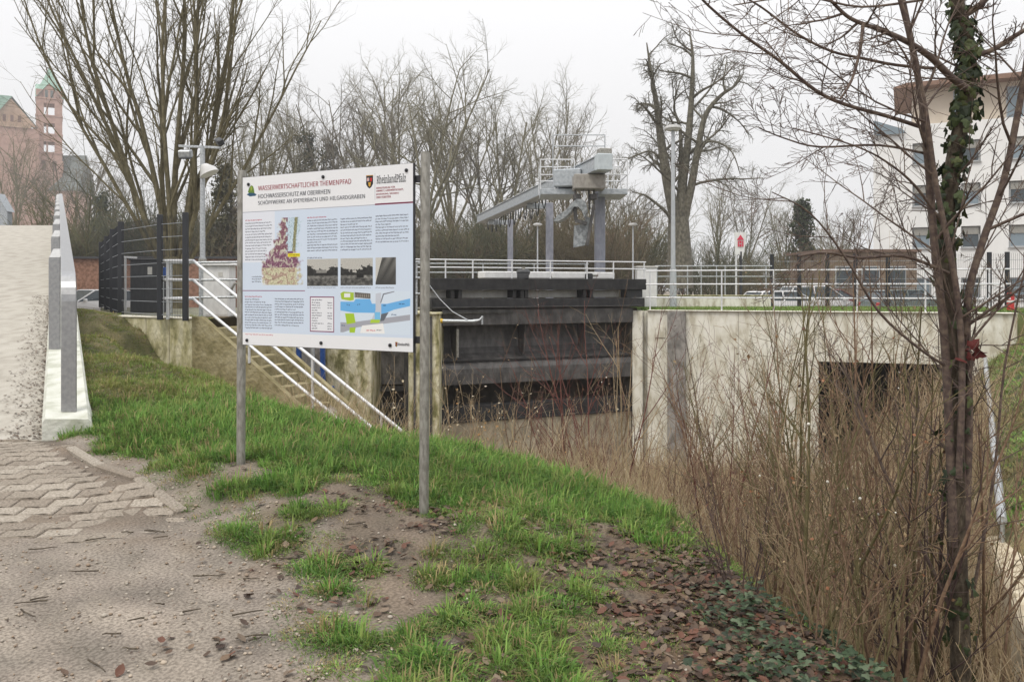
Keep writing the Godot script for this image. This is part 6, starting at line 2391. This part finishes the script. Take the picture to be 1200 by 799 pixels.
func shrub(px: float, d: float, top: float, kind: String, label: String, stems := 6, spread := .22) -> void:
	var x := px_x(px, d)
	var gy := ground(x, d)
	var h := EYE + (HORIZON - top) / F * d - gy
	var t := thing("bare_shrub", label, "shrub", V(x, gy, d), "bare shrubs of the thicket on the channel bank")
	var g := Geo.new()
	var prm := [lv(1, 0, 0, 1, 1, 8, .07, .045, .2, 5), lv(7, .18, .55, .34, .5, 5, .12, .05, .3, 4), lv(5, .15, .65, .38, .55, 4, .15, .02, .45, 3)]
	for k in stems:
		var a := rng.randf() * TAU
		var o := Vector3(cos(a), 0, sin(a))
		var ln := h * rng.randf_range(.55, 1.05) if k else h * 1.03
		grow(g, o * rng.randf() * .12 - Vector3(0, .05, 0), (Vector3.UP + o * spread * rng.randf_range(.1, 1.5)).normalized(), ln, clampf(ln * rng.randf_range(.003, .0062), .004, .019) * (1.2 if d < 6.0 else 1.0), 0, prm)
	part(t, "stems", g, mats[kind])

func make_thicket() -> void:
	tips.clear()
	var names := {"twig_brown": "brown", "twig_red": "dark red", "twig_tan": "straw coloured", "twig_olive": "olive", "twig_purple": "purplish"}
	var spots := [[872, 5.0, 395, "twig_brown"], [905, 4.5, 430, "twig_brown"], [940, 4.2, 330, "twig_olive"], [985, 4.0, 400, "twig_tan"], [1035, 3.9, 420, "twig_brown"], [1072, 4.1, 380, "twig_purple"], [1010, 5.4, 300, "twig_brown"], [960, 6.3, 310, "twig_olive"], [893, 7.0, 330, "twig_olive"], [838, 6.6, 400, "twig_red"], [795, 7.6, 430, "twig_brown"], [705, 10.2, 350, "twig_red"], [672, 10.6, 385, "twig_red"], [735, 9.6, 375, "twig_tan"], [640, 10.8, 400, "twig_brown"], [585, 10.0, 440, "twig_tan"], [1098, 4.8, 350, "twig_olive"], [1165, 4.6, 420, "twig_brown"], [1190, 4.0, 520, "twig_tan"], [1050, 7.2, 300, "twig_brown"], [925, 8.6, 320, "twig_brown"], [1000, 10.5, 330, "twig_tan"], [850, 10.8, 370, "twig_purple"], [775, 11.5, 390, "twig_brown"], [545, 9.6, 430, "twig_tan"], [1080, 9.5, 350, "twig_tan"], [1045, 5.0, 440, "twig_tan"], [915, 5.6, 450, "twig_tan"], [975, 4.9, 470, "twig_brown"], [1120, 6.2, 390, "twig_brown"], [868, 4.3, 560, "twig_purple"], [1015, 3.6, 520, "twig_olive"], [955, 3.7, 560, "twig_brown"]]
	var where := ["before the culvert mouth", "before the pale wall", "below the dark gate", "beside the ivy-clad tree"]
	for q in spots:
		var w: String = where[2] if q[0] < 745 else where[1] if q[0] < 945 else where[3] if q[0] > 1060 else where[0]
		shrub(q[0], q[1], q[2], q[3], "%s bare %s shrub %s %s" % ["tall" if q[2] < 360 else "low" if q[2] > 440 else "slender", names[q[3]], "on the near bank" if q[1] < 5.2 else "on the lower slope" if q[1] < 8 else "in the channel bed", w], 6 + rng.randi() % 4, .36)
	# white berries left on the twigs
	var bg := Geo.new()
	bg.ball(Vector3.ZERO, Vector3.ONE * .009, 7, 5)
	var bp := []
	var bt := []
	for p in tips:
		pass
	for o in get_children():
		if String(o.name).begins_with("bare_shrub") and bp.size() < 70:
			var mi := o.get_child(0) as MeshInstance3D
			var vs: PackedVector3Array = mi.mesh.surface_get_arrays(0)[Mesh.ARRAY_VERTEX]
			for j in 2:
				var v := vs[rng.randi() % vs.size()]
				if v.y > .5:
					bp.append(Transform3D(Basis().scaled(Vector3.ONE * rng.randf_range(.45, .9)), o.position + v))
					bt.append(L(.75, .73, .66))
	# withered leaves still hanging in the shrubs
	var wp := []
	var wt := []
	for o in get_children():
		if String(o.name).begins_with("bare_shrub"):
			var vs2: PackedVector3Array = (o.get_child(0) as MeshInstance3D).mesh.surface_get_arrays(0)[Mesh.ARRAY_VERTEX]
			for j in 34:
				var v := vs2[rng.randi() % vs2.size()]
				wp.append(Transform3D(Basis.from_euler(rv() * 3.0).scaled(Vector3.ONE * rng.randf_range(.25, .6)), o.position + v))
				wt.append([L(.10, .05, .035), L(.20, .12, .06), L(.34, .25, .14), L(.26, .11, .05)][rng.randi() % 4] * rng.randf_range(.7, 1.3))
			if o.position.x < .8 and o.position.z < -8.5:
				for j in 110:
					var v := vs2[rng.randi() % vs2.size()]
					if v.y > .4:
						wp.append(Transform3D(Basis.from_euler(rv() * 3.0).scaled(Vector3.ONE * rng.randf_range(.35, .9)), o.position + v))
						wt.append([L(.50, .42, .28), L(.60, .54, .40), L(.36, .25, .13), L(.42, .22, .07)][rng.randi() % 4] * rng.randf_range(.8, 1.2))
	var wl := scatter(self, "withered_leaves", leaf_mesh(.018, .05), wp, wt)
	tag(wl, "withered brown leaves hanging in the bare shrubs", "leaves")
	var bm := scatter(self, "white_berries", bg.mesh(mats.stone), bp, bt)
	tag(bm, "scattered small white berries on the bare shrub twigs", "berries")
	# dry stalks over the bank
	var kinds := [weed_mesh(8, .75, .0032), weed_mesh(10, .6, .003), weed_mesh(6, 1.15, .004), weed_mesh(12, .4, .0028)]
	var places := [[], [], [], []]
	var tints := [[], [], [], []]
	for k in 30000:
		var d := rng.randf_range(3.2, 19.0)
		var x := rng.randf_range(-3.0, 9.0)
		var s := side(CREST, x, d)
		if s < .25 + .3 * noise.get_noise_2d(x * 2.0, d * 2.0) or x < -0.8 and s < 1.0 or Geometry2D.is_point_in_polygon(Vector2(x, d), PLATFORM) or side(RIGHT_BANK, x, d) > -.1:
			continue
		if x < -2.0 and d > 12:
			continue
		var i := rng.randi() % 4
		if rng.randf() < (.6 if d > 10 else .58 if d > 5.4 else .82):
			continue
		var sc := rng.randf_range(.5, 1.0) * (1.0 if s > .8 else .6) * (1.35 if d > 11 else 1.0)
		places[i].append(Transform3D(Basis(Vector3.UP, rng.randf() * TAU).scaled(Vector3(sc, sc, sc)), V(x, ground(x, d) - .02, d)))
		tints[i].append([L(.46, .36, .23), L(.38, .28, .17), L(.56, .46, .32), L(.27, .175, .105), L(.42, .34, .19)][rng.randi() % 5] * rng.randf_range(.75, 1.25))
	for i in 4:
		var o := scatter(self, "dry_weeds", kinds[i].duplicate(), places[i], tints[i])
		tag(o, ["dry brown weed stalks covering the channel bank", "short dry branching weeds on the channel bank", "tall dry stalks standing above the weeds", "low dry stubble at the foot of the weeds"][i], "weeds")
	# ivy creeping over the ground at the foot of the thicket
	places = []
	tints = []
	for k in 7500:
		var d := rng.randf_range(3.0, 5.0)
		var x := rng.randf_range(.45, 2.5)
		var n := noise.get_noise_2d(x * 2.2, d * 2.2 + 70.0)
		if rng.randf() > smoothstep(.8, 1.1, x + n * .5) * smoothstep(2.5, 1.6, x + n) * smoothstep(4.7, 3.8, d + n * .9) * smoothstep(-.15, .1, noise.get_noise_2d(x * 3.0 + 3.0, d * 3.0)):
			continue
		var b := Basis.from_euler(Vector3(-PI * .5 + rng.randf_range(-.6, .6), rng.randf() * TAU, rng.randf_range(-.4, .4))).scaled(Vector3.ONE * rng.randf_range(.35, .8))
		places.append(Transform3D(b, V(x, ground(x, d) + rng.randf_range(.01, .09), d)))
		tints.append([L(.022, .045, .016), L(.035, .062, .024), L(.016, .03, .013), L(.08, .11, .06)][rng.randi() % 4] * rng.randf_range(.8, 1.3))
	var iv := scatter(self, "ground_ivy", ivy_leaf(), places, tints)
	tag(iv, "dark green ivy creeping over the ground under the thicket", "ivy")

func make_litter() -> void:
	# fallen leaves
	var g := Geo.new()
	var o := [Vector2(0, -.035), Vector2(.018, -.015), Vector2(.022, .008), Vector2(.01, .028), Vector2(0, .038), Vector2(-.012, .026), Vector2(-.021, .006), Vector2(-.016, -.018)]
	for k in o.size():
		var p: Vector2 = o[k]
		var q: Vector2 = o[(k + 1) % o.size()]
		g.poly([Vector3(0, 0, 0), Vector3(p.x, 9.0 * p.x * p.x + 3.0 * p.y * p.y, p.y), Vector3(q.x, 9.0 * q.x * q.x + 3.0 * q.y * q.y, q.y)], Vector3.UP)
	var places := []
	var tints := []
	for k in 24000:
		var d := rng.randf_range(3.0, 7.2)
		var x := rng.randf_range(-2.2, 2.4)
		var n := noise.get_noise_2d(x * 1.8 + 20.0, d * 1.8)
		var dens := smoothstep(.1, .6, x + n * .7) * smoothstep(5.3, 4.5, d + n * .8)
		dens = maxf(dens, smoothstep(.0, .35, n) * .45 * smoothstep(-1.9, -.6, x) * smoothstep(6.2, 5.2, d))
		dens = maxf(dens, .03 if side(EDGING, x, d) > .2 else .004)
		dens = maxf(dens, .35 * smoothstep(.35, .1, absf(side(CREST, x, d)) * .5) * smoothstep(6.5, 5.0, d))
		if rng.randf() > dens:
			continue
		var b := Basis.from_euler(Vector3(rng.randf_range(-.5, .5), rng.randf() * TAU, rng.randf_range(-.5, .5))).scaled(Vector3.ONE * rng.randf_range(.4, .85))
		places.append(Transform3D(b, V(x, ground(x, d) + rng.randf_range(.006, .022), d)))
		tints.append([L(.07, .043, .029), L(.10, .062, .04), L(.05, .031, .023), L(.145, .096, .06), L(.12, .05, .03), L(.17, .125, .087)][rng.randi() % 6] * rng.randf_range(.75, 1.25))
	for k in 1500:  # drifted against the upstand of the bridge
		var d := 7.75 + 9.0 * pow(rng.randf(), 1.3)
		var x := kerb_x(d) - .02 - .5 * pow(rng.randf(), 1.8) * (.7 + .6 * noise.get_noise_1d(d * 2.0))
		var b := Basis.from_euler(Vector3(rng.randf_range(-.3, .3), rng.randf() * TAU, rng.randf_range(-.3, .3))).scaled(Vector3.ONE * rng.randf_range(.2, .6))
		places.append(Transform3D(b, V(x, road_y(d) + rng.randf_range(.006, .014), d)))
		tints.append([L(.13, .09, .065), L(.18, .13, .10), L(.09, .06, .045)][rng.randi() % 3] * rng.randf_range(.75, 1.25))
	for k in 2600:  # crumbled leaf on the path
		var d := rng.randf_range(3.0, 7.6)
		var x := rng.randf_range(-.65 * d, -.5)
		if side(EDGING, x, d) > 0 or rng.randf() > .45 + 1.2 * noise.get_noise_2d(x * 1.3 + 90.0, d * 2.6):
			continue
		var b := Basis.from_euler(Vector3(rng.randf_range(-.3, .3), rng.randf() * TAU, rng.randf_range(-.3, .3))).scaled(Vector3(rng.randf_range(.08, .25), .3, rng.randf_range(.1, .4)))
		places.append(Transform3D(b, V(x, ground(x, d) + rng.randf_range(.01, .022), d)))
		tints.append([L(.12, .085, .062), L(.17, .125, .095), L(.08, .055, .04), L(.26, .21, .165)][rng.randi() % 4] * rng.randf_range(.75, 1.25))
	var lf := scatter(self, "leaf_litter", g.mesh(mats.leaf), places, tints)
	tag(lf, "brown fallen leaves strewn over the soil by the thicket", "leaves")
	# pebbles and crumbs of earth
	var pg := Geo.new()
	stone(pg, Vector3.ZERO, Vector3(.010, .006, .009))
	places = []
	tints = []
	for k in 7000:
		var d := rng.randf_range(2.9, 7.4)
		var x := rng.randf_range(-.66 * d, 1.0)
		var sp := side(EDGING, x, d)
		var n := noise.get_noise_2d(x * 2.5, d * 2.5 + 11.0)
		var dens := .35 + n * .6
		if sp < 0 and d > 4.7:
			dens *= .18
		if sp > -.15 and sp < .5:
			dens += .35
		if sp > .6:
			dens *= .5
		if rng.randf() > dens:
			continue
		var s := rng.randf_range(.3, 1.0) if rng.randf() < .93 else rng.randf_range(1.0, 1.6)
		places.append(Transform3D(Basis(Vector3.UP, rng.randf() * TAU).scaled(Vector3.ONE * s), V(x, ground(x, d) + .004 + rough.get_noise_2d(x, d) * .012, d)))
		tints.append([L(.36, .30, .235), L(.28, .215, .16), L(.24, .18, .13), L(.36, .32, .27), L(.31, .265, .215)][rng.randi() % 5] * rng.randf_range(.8, 1.2))
	var pb := scatter(self, "pebbles", pg.mesh(mats.stone), places, tints)
	tag(pb, "small pebbles and crumbs of earth on the trodden path", "pebbles")
	# dropped twigs on the path
	for k in 34:
		var d := rng.randf_range(3.2, 4.9) if k < 26 else rng.randf_range(4.6, 7.0)
		var x := rng.randf_range(-.6 * d, -.9) if k < 29 else rng.randf_range(-1.2, .6)
		var a := rng.randf_range(-.7, .7) + (PI if rng.randf() < .5 else 0.0)
		var tg := Geo.new()
		var ln := rng.randf_range(.05, .16)
		var dir := Vector3(cos(a), 0, sin(a))
		var pts := []
		var rr := []
		for j in 5:
			var u := j / 4.0
			pts.append(dir * ln * (u - .5) + Vector3(-dir.z, 0, dir.x) * rng.randf_range(-.006, .006) + Vector3(0, rng.randf_range(.0, .004), 0))
			rr.append(lerpf(.0045, .0025, u))
		tg.tube(pts, rr, 5, true)
		var tw := solo("fallen_twig", tg, mats.bark_dark, "short dark twig lying on the soil of the path", "twig", "twigs dropped on the path")
		tw.position = V(x, ground(x, d) + .014 + rough.get_noise_2d(x, d) * .012, d)
